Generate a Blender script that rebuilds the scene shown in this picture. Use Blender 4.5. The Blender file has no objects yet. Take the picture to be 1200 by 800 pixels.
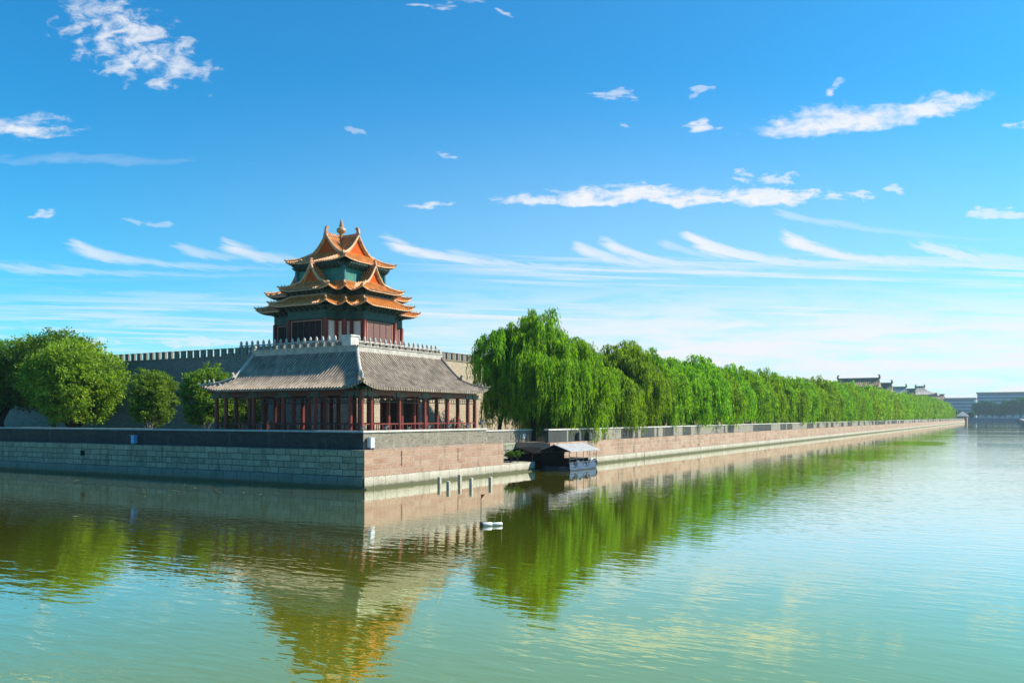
import bpy, bmesh, math, random
import numpy as np
from mathutils import Vector, Matrix
R = math.radians
S = bpy.context.scene
C = S.collection
random.seed(7)
# tuning of light and water
EXPO = .8
SUNE = 5.0
SKY_STR = .092
SKY_DUST = .6
SKY_SAT = 1.25
SKY_TINT = (.24, 1.07, 1.20)
CLOUD = (5.75, 5.85, 6.1)
RIPPLE = .024
WATER1 = (.165, .178, .004)
WATER2 = (.200, .205, .005)
HAZE = .0001
# ------------------------------------------------------------------ camera
# world: x runs along the sunny moat bank, y along the shaded one, their corner is the origin, z = 0 is the water
HEAD = R(30.25)
CAM = (-55.75, -46.73, 6.0)
FW = (math.cos(HEAD), math.sin(HEAD)); RT = (math.sin(HEAD), -math.cos(HEAD))
cam = bpy.data.cameras.new('camera'); cam_ob = bpy.data.objects.new('camera', cam); C.objects.link(cam_ob)
cam.sensor_width = 36; cam.lens = 36*1010/1200; cam.shift_y = 88.5/1200
cam.clip_start = .1; cam.clip_end = 9000
cam_ob.location = CAM; cam_ob.rotation_euler = (R(90), 0, HEAD-R(90))
S.camera = cam_ob
S.view_settings.view_transform = 'Standard'; S.view_settings.look = 'None'
S.view_settings.gamma = 1; S.view_settings.use_curve_mapping = False
S.view_settings.exposure = EXPO
S.cycles.max_bounces = 8; S.cycles.transparent_max_bounces = 8
S.cycles.caustics_reflective = False; S.cycles.caustics_refractive = False
# ------------------------------------------------------------------ sun
SUN = Vector((.50, -.60, .63)).normalized()
SUN_EL = math.asin(SUN.z)
sl = bpy.data.lights.new('sun', 'SUN'); sl.energy = SUNE; sl.angle = R(.53); sl.color = (1, .91, .76)
so = bpy.data.objects.new('sun', sl); C.objects.link(so)
so.rotation_euler = SUN.to_track_quat('Z', 'Y').to_euler(); so.location = (60, -60, 80)

# ------------------------------------------------------------------ node helper
class NT:
    def __init__(s, tree): s.t = tree; s.l = tree.links
    def n(s, typ, ins=None, **props):
        nd = s.t.nodes.new(typ)
        for k, v in props.items(): setattr(nd, k, v)
        for k, v in (ins or {}).items():
            sock = nd.inputs[k]
            if isinstance(v, bpy.types.NodeSocket): s.l.new(v, sock)
            elif v is not None: sock.default_value = v
        return nd
    def m(s, op, a, b=None, c=None, clamp=False):
        nd = s.t.nodes.new('ShaderNodeMath'); nd.operation = op; nd.use_clamp = clamp
        for i, v in enumerate((a, b, c)):
            if v is None: continue
            if isinstance(v, bpy.types.NodeSocket): s.l.new(v, nd.inputs[i])
            else: nd.inputs[i].default_value = v
        return nd.outputs[0]
    def add(s, a, b): return s.m('ADD', a, b)
    def sub(s, a, b): return s.m('SUBTRACT', a, b)
    def mul(s, a, b): return s.m('MULTIPLY', a, b)
    def div(s, a, b): return s.m('DIVIDE', a, b)
    def sstep(s, x, lo, hi, o0=0., o1=1.):
        nd = s.t.nodes.new('ShaderNodeMapRange'); nd.interpolation_type = 'SMOOTHSTEP'
        s.l.new(x, nd.inputs[0])
        for i, v in zip((1, 2, 3, 4), (lo, hi, o0, o1)): nd.inputs[i].default_value = v
        return nd.outputs[0]
    def vec(s, x, y, z=0.):
        return s.n('ShaderNodeCombineXYZ', {0: x, 1: y, 2: z}).outputs[0]
    def noise(s, vec, scale=1., detail=3., rough=.55, dist=0.):
        return s.n('ShaderNodeTexNoise', {'Vector': vec, 'Scale': scale, 'Detail': detail, 'Roughness': rough, 'Distortion': dist}).outputs['Fac']
    def mix(s, f, a, b, blend='MIX'):
        nd = s.t.nodes.new('ShaderNodeMix'); nd.data_type = 'RGBA'; nd.blend_type = blend
        for i, v in ((0, f), (6, a), (7, b)):
            if isinstance(v, bpy.types.NodeSocket): s.l.new(v, nd.inputs[i])
            elif isinstance(v, (int, float)): nd.inputs[i].default_value = v
            else: nd.inputs[i].default_value = (*v, 1)
        return nd.outputs[2]
    def ramp(s, fac, stops):
        nd = s.t.nodes.new('ShaderNodeValToRGB'); s.l.new(fac, nd.inputs[0])
        cr = nd.color_ramp
        while len(cr.elements) < len(stops): cr.elements.new(.5)
        for e, (p, c) in zip(cr.elements, stops): e.position = p; e.color = (*c, 1) if len(c) == 3 else c
        return nd.outputs[0]

# ------------------------------------------------------------------ sky
W = bpy.data.worlds.new('World'); S.world = W; W.use_nodes = True
wt = W.node_tree
for nd in list(wt.nodes): wt.nodes.remove(nd)
K = NT(wt)
sky = K.n('ShaderNodeTexSky', sky_type='NISHITA', sun_disc=False, sun_elevation=SUN_EL,
          sun_rotation=math.atan2(SUN.x, SUN.y), altitude=50, air_density=1.0, dust_density=SKY_DUST, ozone_density=2.5)
dirn = K.n('ShaderNodeTexCoord').outputs['Generated']
def dot(v): return K.n('ShaderNodeVectorMath', {0: dirn, 1: v}, operation='DOT_PRODUCT').outputs['Value']
dX, dY, dZ = dot((RT[0], RT[1], 0)), dot((FW[0], FW[1], 0)), dot((0, 0, 1))
dYs = K.m('MAXIMUM', dY, .08)
U = K.add(K.mul(K.div(dX, dYs), 1010.), 600.)          # bearing across and height above the horizon, in units of about 1/18 degree
V = K.sub(488.5, K.mul(K.div(dZ, dYs), 1010.))
fA = K.noise(K.vec(K.div(U, 26.), K.div(V, 15.)), 1., 5., .62, .4)            # small puffs
fB = K.noise(K.vec(K.div(U, 120.), K.div(V, 15.), 3.), 1., 5., .6, .5)         # long streaks
fC = K.noise(K.vec(K.div(U, 300.), K.div(V, 130.), 7.), 1., 3., .5)           # broad
fD = K.noise(K.vec(K.div(K.add(U, K.mul(V, 1.3)), 70.), K.div(K.sub(V, K.mul(U, .25)), 9.), 5.), 1., 5., .65, .6)  # fibres
fF = K.noise(K.vec(K.div(U, 48.), K.div(K.add(V, K.mul(U, .05)), 13.), 9.), 1., 6., .68, .9)
fG = K.add(K.mul(K.sub(K.mul(K.add(fA, fF), .5), .5), 1.7), .5)
fW = K.n('ShaderNodeTexNoise', {'Vector': K.vec(K.div(U, 70.), K.div(V, 30.), 4.), 'Scale': 1., 'Detail': 3., 'Roughness': .6})
fWs = K.n('ShaderNodeSeparateXYZ', {0: fW.outputs['Color']})
UW = K.add(U, K.mul(K.sub(fWs.outputs[0], .5), 75.)); VW = K.add(V, K.mul(K.sub(fWs.outputs[1], .5), 26.))
cl = None
def put(mask, w=1.):
    global cl
    m = K.mul(mask, w)
    cl = m if cl is None else K.m('MAXIMUM', cl, m)
def blob(cx, cy, rx, ru, rd, w=1., field=None, amp=1.6, rot=0., lo=.95, hi=-.25):
    f = fG if (field is None or field is fA) and hi > -.35 else field
    amp = amp*2.3 if f is fG else amp
    dx, dy = K.sub(UW, cx), K.sub(VW, cy)
    if rot:
        c, s_ = math.cos(R(rot)), math.sin(R(rot))
        dx, dy = K.add(K.mul(dx, c), K.mul(dy, s_)), K.sub(K.mul(dy, c), K.mul(dx, s_))
    ex = K.m('ABSOLUTE', K.div(dx, rx))
    ey = K.add(K.div(K.m('MAXIMUM', dy, 0.), rd), K.div(K.m('MAXIMUM', K.mul(dy, -1.), 0.), ru))
    e = K.add(K.mul(ex, ex), K.mul(ey, ey))
    e = K.add(e, K.mul(K.sub(f, .5), -amp*2))
    put(K.sstep(e, lo, hi), w)
def hook(x0, y0, drop, B, ln, th, w=1., headr=0.):
    """a mare's tail: a tuft at its head and a tail of falling ice that bends away to the right"""
    dx = K.add(K.sub(U, x0), K.mul(K.sub(fD, .5), 60.)); dp = K.m('MAXIMUM', dx, 0.)
    yc = K.add(K.mul(K.sub(1., K.m('EXPONENT', K.mul(dp, -1./B))), drop), y0)
    t = K.add(K.mul(K.m('EXPONENT', K.mul(dp, -1./(B*1.3))), th*.9), th*.55)
    d = K.div(K.sub(V, yc), t)
    d = K.m('ABSOLUTE', K.add(d, K.mul(K.sub(fD, .5), 3.6)))
    body = K.sstep(d, 1.25, .1)
    fade = K.mul(K.m('EXPONENT', K.mul(dp, -1./ln)), K.sstep(dx, -14., 16.))
    put(K.mul(body, fade), w)
blob(150, 52, 105, 55, 48, .8, fA, 1.9, 24, .75, -.45)
blob(205, 78, 62, 26, 20, .75, fA, 1.6, 12, .75, -.4)
blob(120, 20, 70, 26, 22, .6, fA, 1.7, 20, .7, -.4)
blob(34, 152, 66, 18, 12, .95, fA, .5)
blob(95, 187, 230, 8, 7, .22, fB, 1.2, 0, .9, -.6)
blob(506, 239, 46, 7, 5.5, .85, fA, .8)
blob(800, 234, 225, 20, 8, 1., fA, .5)
blob(690, 236, 125, 12, 6, .95, fA, .5)
blob(905, 230, 90, 14, 8, .9, fA, .9)
blob(870, 208, 22, 10, 8, .8, fA, .9)
blob(908, 211, 24, 12, 9, .7, fA, 1.0)
blob(985, 232, 45, 9, 10, .7, fA, 1.1)
blob(1046, 220, 20, 8, 9, .65, fA, 1.1)
blob(1160, 250, 45, 8, 6, .7, fA, .9, 8)
blob(1195, 148, 22, 6, 5, .6, fA, .9)
blob(985, 147, 125, 27, 12, .97, fA, .4, -5)
blob(1095, 127, 75, 18, 18, .95, fA, .5, -14)
blob(824, 147, 26, 11, 10, .9, fA, .7)
blob(963, 110, 11, 8, 7, .7, fA, .8)
blob(985, 96, 16, 6, 6, .45, fA, 1.0, -20)
blob(724, 110, 25, 9, 9, .5, fA, 1.2)
blob(830, 106, 24, 4, 4, .45, fA, 1.0, -20)
blob(735, 145, 8, 6, 6, .4, fA, .9)
blob(522, 183, 10, 4, 4, .5, fA, .9, 20)
blob(420, 155, 22, 5, 4, .35, fA, 1.0, 18)
blob(505, 6, 26, 3, 4, .6, fA, .8, 6); blob(594, 16, 12, 3, 3, .5, fA, .8, 25); blob(545, 3, 28, 4, 4, .35, fA, .9)
blob(52, 254, 20, 7, 5, .6, fA, 1.0); blob(168, 264, 40, 5, 4, .35, fA, 1.0, 8)
hook(86, 288, 28, 75, 190, 7, .75)
hook(212, 291, 16, 50, 95, 6, .6)
hook(262, 287, 26, 60, 120, 9, .9)
hook(455, 284, 30, 75, 300, 8, .95)
hook(520, 292, 24, 75, 240, 6, .5)
hook(668, 285, 32, 60, 300, 8, .85)
hook(704, 281, 34, 55, 330, 8, .9)
hook(768, 282, 26, 60, 240, 7, .55)
hook(806, 279, 33, 70, 380, 9, .98)
hook(914, 276, 36, 75, 420, 10, 1.)
hook(1072, 286, 26, 75, 320, 11, .85)
hook(905, 248, 44, 190, 500, 5, .5)
hook(0, 312, 12, 120, 380, 5, .45)
# veils towards the horizon
veil = K.mul(K.sstep(fB, .42, .72), K.mul(K.sstep(V, 318., 352.), .62))
put(K.mul(veil, K.sstep(U, -150., 800., .55, 1.)), 1.)
low = K.mul(K.sstep(V, 280., 405.), K.sstep(U, 0., 880., .16, 1.))
put(K.mul(low, K.sstep(fB, .32, .62, .62, 1.)), 1.)
band = K.mul(K.sstep(V, 278., 320.), K.sstep(V, 400., 330.))
put(K.mul(K.mul(band, K.sstep(fB, .35, .7)), K.sstep(U, 250., 900., .1, .5)), 1.)
blob(170, 380, 150, 12, 6, .55, fB, .8); blob(235, 401, 62, 12, 9, .72, fA, .8); blob(105, 405, 50, 10, 8, .75, fA, .7)
blob(540, 392, 190, 26, 22, .75, fB, .8); blob(1000, 415, 420, 34, 60, .85, fB, .5)
blob(1000, 352, 230, 8, 7, .5, fB, .8); blob(700, 365, 200, 9, 7, .45, fB, .8)
fS = K.noise(K.vec(K.div(K.add(U, K.mul(V, 2.)), 330.), K.div(K.sub(V, K.mul(U, .03)), 6.5), 11.), 1., 5., .62, .35)
put(K.mul(K.mul(K.sstep(fS, .36, .66, .1, 1.), K.mul(K.sstep(V, 284., 312.), K.sstep(V, 356., 325.))), K.sstep(U, 380., 700., .14, .8)), 1.)
put(K.mul(K.mul(K.sstep(fS, .38, .64), K.sstep(V, 332., 365.)), K.sstep(U, -100., 600., .5, .85)), 1.)
put(K.mul(K.mul(K.sstep(fB, .45, .68), K.mul(K.sstep(V, 352., 385.), K.sstep(V, 470., 410.))), .6), 1.)
put(K.mul(K.sstep(V, 70., 420., .05, 1.), K.sstep(U, -60., 900., .05, .36)), 1.)
front = K.sstep(dY, .06, .2)
# high thin cloud elsewhere overhead, on a plane so that it gathers towards the horizon
den = K.m('MAXIMUM', dZ, .04)
fE = K.noise(K.vec(K.div(dX, den), K.mul(K.div(dY, den), 2.2), 2.), .9, 6., .6, .6)
high = K.mul(K.sstep(fE, .52, .78), .55)
cl = K.mul(cl, front)
cl = K.m('MAXIMUM', cl, K.mul(high, K.sub(1., front)))
cl = K.m('MINIMUM', K.m('MAXIMUM', cl, 0.), 1.)
hs = K.n('ShaderNodeHueSaturation', {'Hue': .5, 'Saturation': SKY_SAT, 'Value': 1.0, 'Color': sky.outputs[0]})
tint = K.mix(1., hs.outputs[0], SKY_TINT, 'MULTIPLY')
skc = K.mix(cl, tint, CLOUD)
bg = K.n('ShaderNodeBackground', {'Color': skc, 'Strength': SKY_STR})
wo = K.n('ShaderNodeOutputWorld', {'Surface': bg.outputs[0]})
W.cycles.sampling_method = 'MANUAL'; W.cycles.sample_map_resolution = 1024

# ------------------------------------------------------------------ mesh helper
ORG = {}
class MB:
    def __init__(s): s.v = []; s.f = []; s.sm = []; s.mi = []
    def add(s, vs, fs, smooth=False, mi=0):
        o = len(s.v); s.v.extend([tuple(p) for p in vs])
        for f in fs: s.f.append(tuple(i+o for i in f)); s.sm.append(smooth); s.mi.append(mi)
        return s
    def box(s, x0, x1, y0, y1, z0, z1):
        return s.add([(x0,y0,z0),(x1,y0,z0),(x1,y1,z0),(x0,y1,z0),(x0,y0,z1),(x1,y0,z1),(x1,y1,z1),(x0,y1,z1)],
                     [(3,2,1,0),(4,5,6,7),(0,1,5,4),(1,2,6,5),(2,3,7,6),(3,0,4,7)])
    def obox(s, p0, p1, w, h, up=(0,0,1)):
        """a bar from p0 to p1, w wide and h high"""
        p0, p1, up = Vector(p0), Vector(p1), Vector(up)
        d = (p1-p0).normalized(); sd = d.cross(up)
        if sd.length < 1e-4: sd = d.cross(Vector((1,0,0)))
        sd.normalize(); u = sd.cross(d).normalized()
        vs = [p+sd*a*w/2+u*b*h/2 for p in (p0, p1) for a, b in ((-1,-1),(1,-1),(1,1),(-1,1))]
        return s.add(vs, [(0,1,2,3),(7,6,5,4),(0,4,5,1),(1,5,6,2),(2,6,7,3),(3,7,4,0)])
    def tube(s, path, rad, n=8, smooth=True, cap=True):
        path = [Vector(p) for p in path]
        rs = rad if isinstance(rad, (list, tuple)) else [rad]*len(path)
        vs = []; fs = []
        for i, p in enumerate(path):
            d = (path[min(i+1, len(path)-1)]-path[max(i-1, 0)]).normalized()
            a = d.cross(Vector((0,0,1)))
            if a.length < .05: a = d.cross(Vector((1,0,0)))
            a.normalize(); b = a.cross(d)
            for k in range(n):
                t = 2*math.pi*k/n; vs.append(p+(a*math.cos(t)+b*math.sin(t))*rs[i])
        for i in range(len(path)-1):
            for k in range(n):
                k2 = (k+1) % n; fs.append((i*n+k, i*n+k2, (i+1)*n+k2, (i+1)*n+k))
        s.add(vs, fs, smooth)
        if cap:
            s.add(vs[:n], [tuple(range(n))]); s.add(vs[-n:], [tuple(range(n))])
        return s
    def lathe(s, prof, c=(0,0,0), n=14, smooth=True):
        vs = [(c[0]+r*math.cos(2*math.pi*k/n), c[1]+r*math.sin(2*math.pi*k/n), c[2]+z) for r, z in prof for k in range(n)]
        fs = [(i*n+k, i*n+(k+1) % n, (i+1)*n+(k+1) % n, (i+1)*n+k) for i in range(len(prof)-1) for k in range(n)]
        s.add(vs, fs, smooth)
        s.add([v for v in vs[:n]], [tuple(range(n))]); s.add(vs[-n:], [tuple(range(n))])
        return s
    def prism(s, poly, z0, z1):
        n = len(poly)
        return s.add([(x,y,z0) for x, y in poly]+[(x,y,z1) for x, y in poly],
                     [tuple(range(n))[::-1], tuple(range(n, 2*n))]+[(i,(i+1)%n,n+(i+1)%n,n+i) for i in range(n)])
    def swap(s): s.v = [(y,x,z) for x, y, z in s.v]; return s
    def build(s, name, mat, parent=None, local=False, kind=None):
        org = Vector((0,0,0))
        if parent is not None and not local:
            org = Vector(ORG.get(parent.name, (0,0,0)))
        vs = np.array(s.v, dtype=float)-np.array(org)
        me = bpy.data.meshes.new(name); me.from_pydata(vs.tolist(), [], s.f)
        me.polygons.foreach_set('use_smooth', s.sm)
        nrm = np.empty(len(me.polygons)*3); me.polygons.foreach_get('normal', nrm); nrm = np.abs(nrm.reshape(-1, 3))
        lt = np.empty(len(me.polygons), dtype=int); me.polygons.foreach_get('loop_total', lt)
        lv = np.empty(len(me.loops), dtype=int); me.loops.foreach_get('vertex_index', lv)
        fi = np.repeat(np.arange(len(lt)), lt)
        P = np.array(s.v, dtype=float)[lv]; N = nrm[fi]
        ax = np.argmax(N*np.array([1, 1, 1.2]), axis=1)
        uv = np.where((ax == 0)[:, None], P[:, [1, 2]], np.where((ax == 1)[:, None], P[:, [0, 2]], P[:, [0, 1]]))
        ul = me.uv_layers.new(name='map'); ul.data.foreach_set('uv', uv.ravel())
        for m_ in (mat if isinstance(mat, (list, tuple)) else [mat]): me.materials.append(m_)
        if any(s.mi): me.polygons.foreach_set('material_index', s.mi)
        o = bpy.data.objects.new(name, me); C.objects.link(o)
        if parent is not None:
            o.parent = parent; ORG[o.name] = tuple(org)
        if kind: o['kind'] = kind
        return o
def tag(o, label, cat, group=None, kind=None):
    o['label'] = label; o['category'] = cat
    if group: o['group'] = group
    if kind: o['kind'] = kind
    return o
def thing(name, label, cat, loc=(0,0,0), group=None):
    o = bpy.data.objects.new(name, None); C.objects.link(o); o.location = loc; o.empty_display_size = .3
    ORG[o.name] = tuple(loc)
    return tag(o, label, cat, group)
def copy_tree(o, parent=None):
    c = o.copy(); C.objects.link(c)
    if parent is not None: c.parent = parent
    for ch in list(o.children): copy_tree(ch, c)
    return c

# ------------------------------------------------------------------ materials
def mat(name, fn):
    m = bpy.data.materials.new(name); m.use_nodes = True
    t = m.node_tree
    for nd in list(t.nodes): t.nodes.remove(nd)
    k = NT(t); out = fn(k)
    k.n('ShaderNodeOutputMaterial', {'Surface': out})
    return m
def pbr(k, col, rough=.8, bump=None, bstr=.5, bdist=.02, metal=0., spec=.4):
    ins = {'Base Color': col if isinstance(col, bpy.types.NodeSocket) else (*col, 1), 'Roughness': rough, 'Metallic': metal, 'Specular IOR Level': spec}
    if bump is not None:
        ins['Normal'] = k.n('ShaderNodeBump', {'Height': bump, 'Strength': bstr, 'Distance': bdist}).outputs[0]
    return k.n('ShaderNodeBsdfPrincipled', ins).outputs[0]
def uvn(k): return k.n('ShaderNodeUVMap', uv_map='map').outputs[0]
def objc(k): return k.n('ShaderNodeTexCoord').outputs['Object']
def brick(k, vec, bw, bh, mortar=.012, off=.5, scale=1., sq=1.):
    return k.n('ShaderNodeTexBrick', {'Vector': vec, 'Color1': (0,0,0,1), 'Color2': (1,1,1,1), 'Mortar': (.5,.5,.5,1), 'Scale': scale,
               'Mortar Size': mortar, 'Mortar Smooth': .2, 'Bias': 0., 'Brick Width': bw, 'Row Height': bh}, offset=off, squash=sq, squash_frequency=3)
def masonry(c1, c2, cm, bw, bh, mortar, spots=.0, spotcol=(.05,.05,.05), stain=.0, staincol=(.06,.07,.05), bstr=.7, warp=0., wet=False):
    def fn(k):
        v = uvn(k)
        if warp:
            nz = k.n('ShaderNodeTexNoise', {'Vector': v, 'Scale': .9, 'Detail': 1.})
            v = k.n('ShaderNodeVectorMath', {0: v, 1: k.n('ShaderNodeVectorMath', {0: nz.outputs['Color'], 'Scale': warp}, operation='SCALE').outputs[0]}, operation='ADD').outputs[0]
        b = brick(k, v, bw, bh, mortar, .5 if bw < 1 else .37, 1., 1. if bw < 1 else .62)
        sx = k.n('ShaderNodeSeparateXYZ', {0: uvn(k)})
        n1 = k.noise(uvn(k), 1.1, 5., .6); n2 = k.noise(uvn(k), 7., 4., .65)
        base = k.mix(b.outputs['Color'], c1, c2)
        base = k.mix(k.sstep(n1, .3, .75), base, k.mix(.5, c1, (c2[0]*1.25, c2[1]*1.2, c2[2]*1.15)))
        base = k.mix(k.sstep(n2, .3, .72, 0., .7), base, k.mix(1., base, (.45, .44, .42), 'MULTIPLY'))
        if spots:
            n3 = k.noise(uvn(k), 3.4, 4., .7)
            base = k.mix(k.mul(k.sstep(n3, .54, .66), spots), base, spotcol)
        if stain:
            n4 = k.noise(k.vec(k.mul(sx.outputs[0], .75), k.mul(sx.outputs[1], .16)), 1.4, 4., .65)
            base = k.mix(k.mul(k.sstep(n4, .52, .72), stain), base, staincol)
        base = k.mix(b.outputs['Fac'], base, cm)
        if wet:
            wl = k.sub(sx.outputs[1], k.mul(k.sub(k.noise(k.vec(k.mul(sx.outputs[0], .9), 0.), 1., 4., .7), .5), .5))
            base = k.mix(k.sstep(wl, .42, .12), base, (.055,.065,.03))
            base = k.mix(k.mul(k.sstep(wl, .9, .3), .35), base, (.16,.15,.08))
        h = k.sub(k.mul(n2, .35), b.outputs['Fac'])
        return pbr(k, base, .88, h, bstr, .04)
    return fn
M = {}
M['bank_stone_pink'] = mat('bank_stone_pink', masonry((.35,.185,.125), (.50,.36,.275), (.44,.35,.28), 1.9, .53, .03, .5, (.20,.13,.10), .75, (.13,.10,.075), .9, .16))
M['bank_stone_shaded'] = mat('bank_stone_shaded', masonry((.17,.20,.155), (.46,.47,.37), (.04,.05,.045), 1.5, .55, .03, .5, (.09,.12,.08), .6, (.055,.075,.05), 1., .14))  # the sunny bank's stone with cool green shade mixed into its colours
M['plinth_stone'] = mat('plinth_stone', masonry((.50,.45,.38), (.66,.62,.54), (.2,.19,.16), 2.6, 1.1, .03, .3, (.28,.25,.2), .6, (.22,.21,.13), .6, .08, True))
M['plinth_stone_shaded'] = mat('plinth_stone_shaded', masonry((.17,.21,.19), (.27,.31,.28), (.06,.07,.07), 2.8, 1.1, .03, .3, (.1,.12,.1), .5, (.08,.1,.07), .7, .08, True))  # same plinth stone, darkened and greened in colour for its shaded side
M['grey_brick'] = mat('grey_brick', masonry((.17,.155,.125), (.32,.29,.235), (.26,.24,.2), .55, .16, .014, .95, (.035,.035,.03), .5, (.5,.46,.38), .7))
M['grey_brick_shaded'] = mat('grey_brick_shaded', masonry((.018,.022,.026), (.05,.058,.062), (.024,.028,.03), .6, .18, .014, .6, (.02,.024,.03), .3, (.2,.22,.22), .7))  # parapet brick of the shaded side, deep shade taken into the albedo
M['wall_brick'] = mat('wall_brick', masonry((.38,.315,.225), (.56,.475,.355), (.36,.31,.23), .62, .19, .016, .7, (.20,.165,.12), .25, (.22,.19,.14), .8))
M['wall_brick_shaded'] = mat('wall_brick_shaded', masonry((.18,.18,.155), (.33,.315,.27), (.15,.155,.14), .62, .19, .016, .6, (.09,.1,.1), .3, (.12,.13,.13), .8))  # the same city wall's shaded face, shade put into the brick colour
M['merlon_brick'] = mat('merlon_brick', masonry((.19,.165,.13), (.33,.29,.235), (.2,.18,.15), .5, .17, .014, .6, (.16,.13,.11), .3, (.36,.2,.15), .7))
def plain(col, rough=.7, var=.25, scale=3., spec=.4, bstr=.2):
    def fn(k):
        n = k.noise(objc(k), scale, 4., .6)
        c = k.mix(k.sstep(n, .25, .75), tuple(x*(1-var) for x in col), tuple(min(1, x*(1+var)) for x in col))
        return pbr(k, c, rough, n, bstr, .03, 0., spec)
    return fn
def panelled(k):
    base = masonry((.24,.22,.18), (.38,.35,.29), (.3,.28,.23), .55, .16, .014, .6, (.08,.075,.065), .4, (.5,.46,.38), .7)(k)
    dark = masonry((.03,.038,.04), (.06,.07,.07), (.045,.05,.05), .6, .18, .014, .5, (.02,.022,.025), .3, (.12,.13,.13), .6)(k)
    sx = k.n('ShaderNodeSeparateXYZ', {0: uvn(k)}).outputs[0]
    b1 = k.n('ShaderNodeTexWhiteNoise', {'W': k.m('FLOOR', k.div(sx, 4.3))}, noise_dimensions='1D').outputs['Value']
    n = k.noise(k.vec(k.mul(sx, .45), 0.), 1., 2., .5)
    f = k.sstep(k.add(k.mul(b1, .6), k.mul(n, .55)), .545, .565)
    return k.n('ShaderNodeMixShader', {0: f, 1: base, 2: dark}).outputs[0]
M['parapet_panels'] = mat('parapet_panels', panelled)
M['bank_stone_streaked'] = mat('bank_stone_streaked', masonry((.34,.185,.125), (.55,.41,.32), (.48,.40,.33), 1.9, .53, .03, .5, (.20,.13,.10), .9, (.085,.085,.075), .8, .12))  # heavier dark vertical streaks on the long stretch
M['plinth_streaked'] = mat('plinth_streaked', masonry((.50,.45,.38), (.66,.62,.54), (.2,.19,.16), 2.6, 1.1, .03, .3, (.28,.25,.2), .85, (.13,.15,.15), .6, .08, True))  # pale plinth with darker vertical streaks
M['coping'] = mat('coping', plain((.52,.50,.46), .8, .22, 1.3))
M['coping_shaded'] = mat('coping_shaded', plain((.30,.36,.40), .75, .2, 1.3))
M['marble'] = mat('marble', plain((.42,.405,.37), .6, .35, 2.5))
def tiles(col, rough, spec, var, w=.42, h=.34, moss=None):
    """courses of separate tiles, each fired and weathered a little differently"""
    def fn(k):
        v = uvn(k)
        b = brick(k, v, w, h, .012)
        r = k.n('ShaderNodeTexWhiteNoise', {0: k.n('ShaderNodeVectorMath', {0: k.n('ShaderNodeVectorMath', {0: v, 1: (1/w, 1/h, 1)}, operation='MULTIPLY').outputs[0]}, operation='FLOOR').outputs[0]}, noise_dimensions='3D').outputs['Value']
        n = k.noise(objc(k), .9, 5., .65)
        f = k.add(k.mul(r, .6), k.mul(k.sstep(n, .3, .7), .4))
        c = k.mix(f, tuple(x*(1-var) for x in col), tuple(min(1, x*(1+var)) for x in col))
        if moss: c = k.mix(k.mul(k.sstep(k.noise(objc(k), 2.6, 4., .7), .56, .7), .7), c, moss)
        return pbr(k, c, rough, k.add(r, n), .35, .04, 0., spec)
    return fn
M['tile_grey'] = mat('tile_grey', tiles((.30,.238,.185), .8, .3, .5, .42, .4, (.13,.11,.08)))
M['tile_grey_trough'] = mat('tile_grey_trough', plain((.075,.065,.055), .9, .3, 2.2, .2))  # darker than the ribs: gathered dirt, plus shade put into the colour
M['tile_gold_trough'] = mat('tile_gold_trough', plain((.15,.05,.018), .7, .3, 2.2, .3))  # dirt and the shade between ribs, both held in this darker colour
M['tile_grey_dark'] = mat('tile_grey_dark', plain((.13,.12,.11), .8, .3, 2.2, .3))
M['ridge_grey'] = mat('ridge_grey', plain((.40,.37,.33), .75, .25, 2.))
M['tile_gold'] = mat('tile_gold', tiles((.58,.20,.038), .35, .5, .5, .42, .4, (.22,.10,.04)))
M['ridge_gold'] = mat('ridge_gold', plain((.60,.34,.17), .45, .35, 3., .5))
M['ridge_brown'] = mat('ridge_brown', plain((.36,.17,.09), .5, .35, 3., .5))
M['gilt'] = mat('gilt', plain((.42,.24,.11), .3, .15, 3., .6))
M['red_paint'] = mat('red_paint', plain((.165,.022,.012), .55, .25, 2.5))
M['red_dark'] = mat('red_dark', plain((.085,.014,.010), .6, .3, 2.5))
M['red_frame'] = mat('red_frame', plain((.47,.20,.11), .5, .2, 4.))
M['gable_red'] = mat('gable_red', plain((.48,.080,.008), .7, .35, 5., .1))
M['dark_wood'] = mat('dark_wood', plain((.045,.03,.025), .7, .3, 3.))
M['black'] = mat('black', plain((.008,.008,.009), .9, .2, 3., .05))
M['soffit_green'] = mat('soffit_green', plain((.02,.055,.045), .7, .5, 6.))
def painted(c1, c2, c3, w=.55, h=.5):
    def fn(k):
        v = uvn(k)
        b = brick(k, v, w, h, .03)
        n = k.noise(v, 3.2, 4., .65)
        c = k.mix(b.outputs['Color'], c1, c2)
        c = k.mix(k.sstep(n, .55, .68), c, c3)
        c = k.mix(b.outputs['Fac'], c, (.05,.085,.05))
        return pbr(k, c, .6, n, .2, .02)
    return fn
M['painted_beam'] = mat('painted_beam', painted((.012,.052,.052), (.022,.080,.066), (.09,.10,.045), .95, .52))
M['painted_beam_blue'] = mat('painted_beam_blue', painted((.03,.12,.17), (.03,.19,.18), (.08,.26,.2), 1.2, .5))
M['bracket'] = mat('bracket', painted((.008,.04,.05), (.02,.09,.08), (.22,.18,.06), .5, .22))
M['drum_teal'] = mat('drum_teal', painted((.02,.15,.14), (.03,.22,.18), (.07,.24,.14), 1.3, 1.1))
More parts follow.
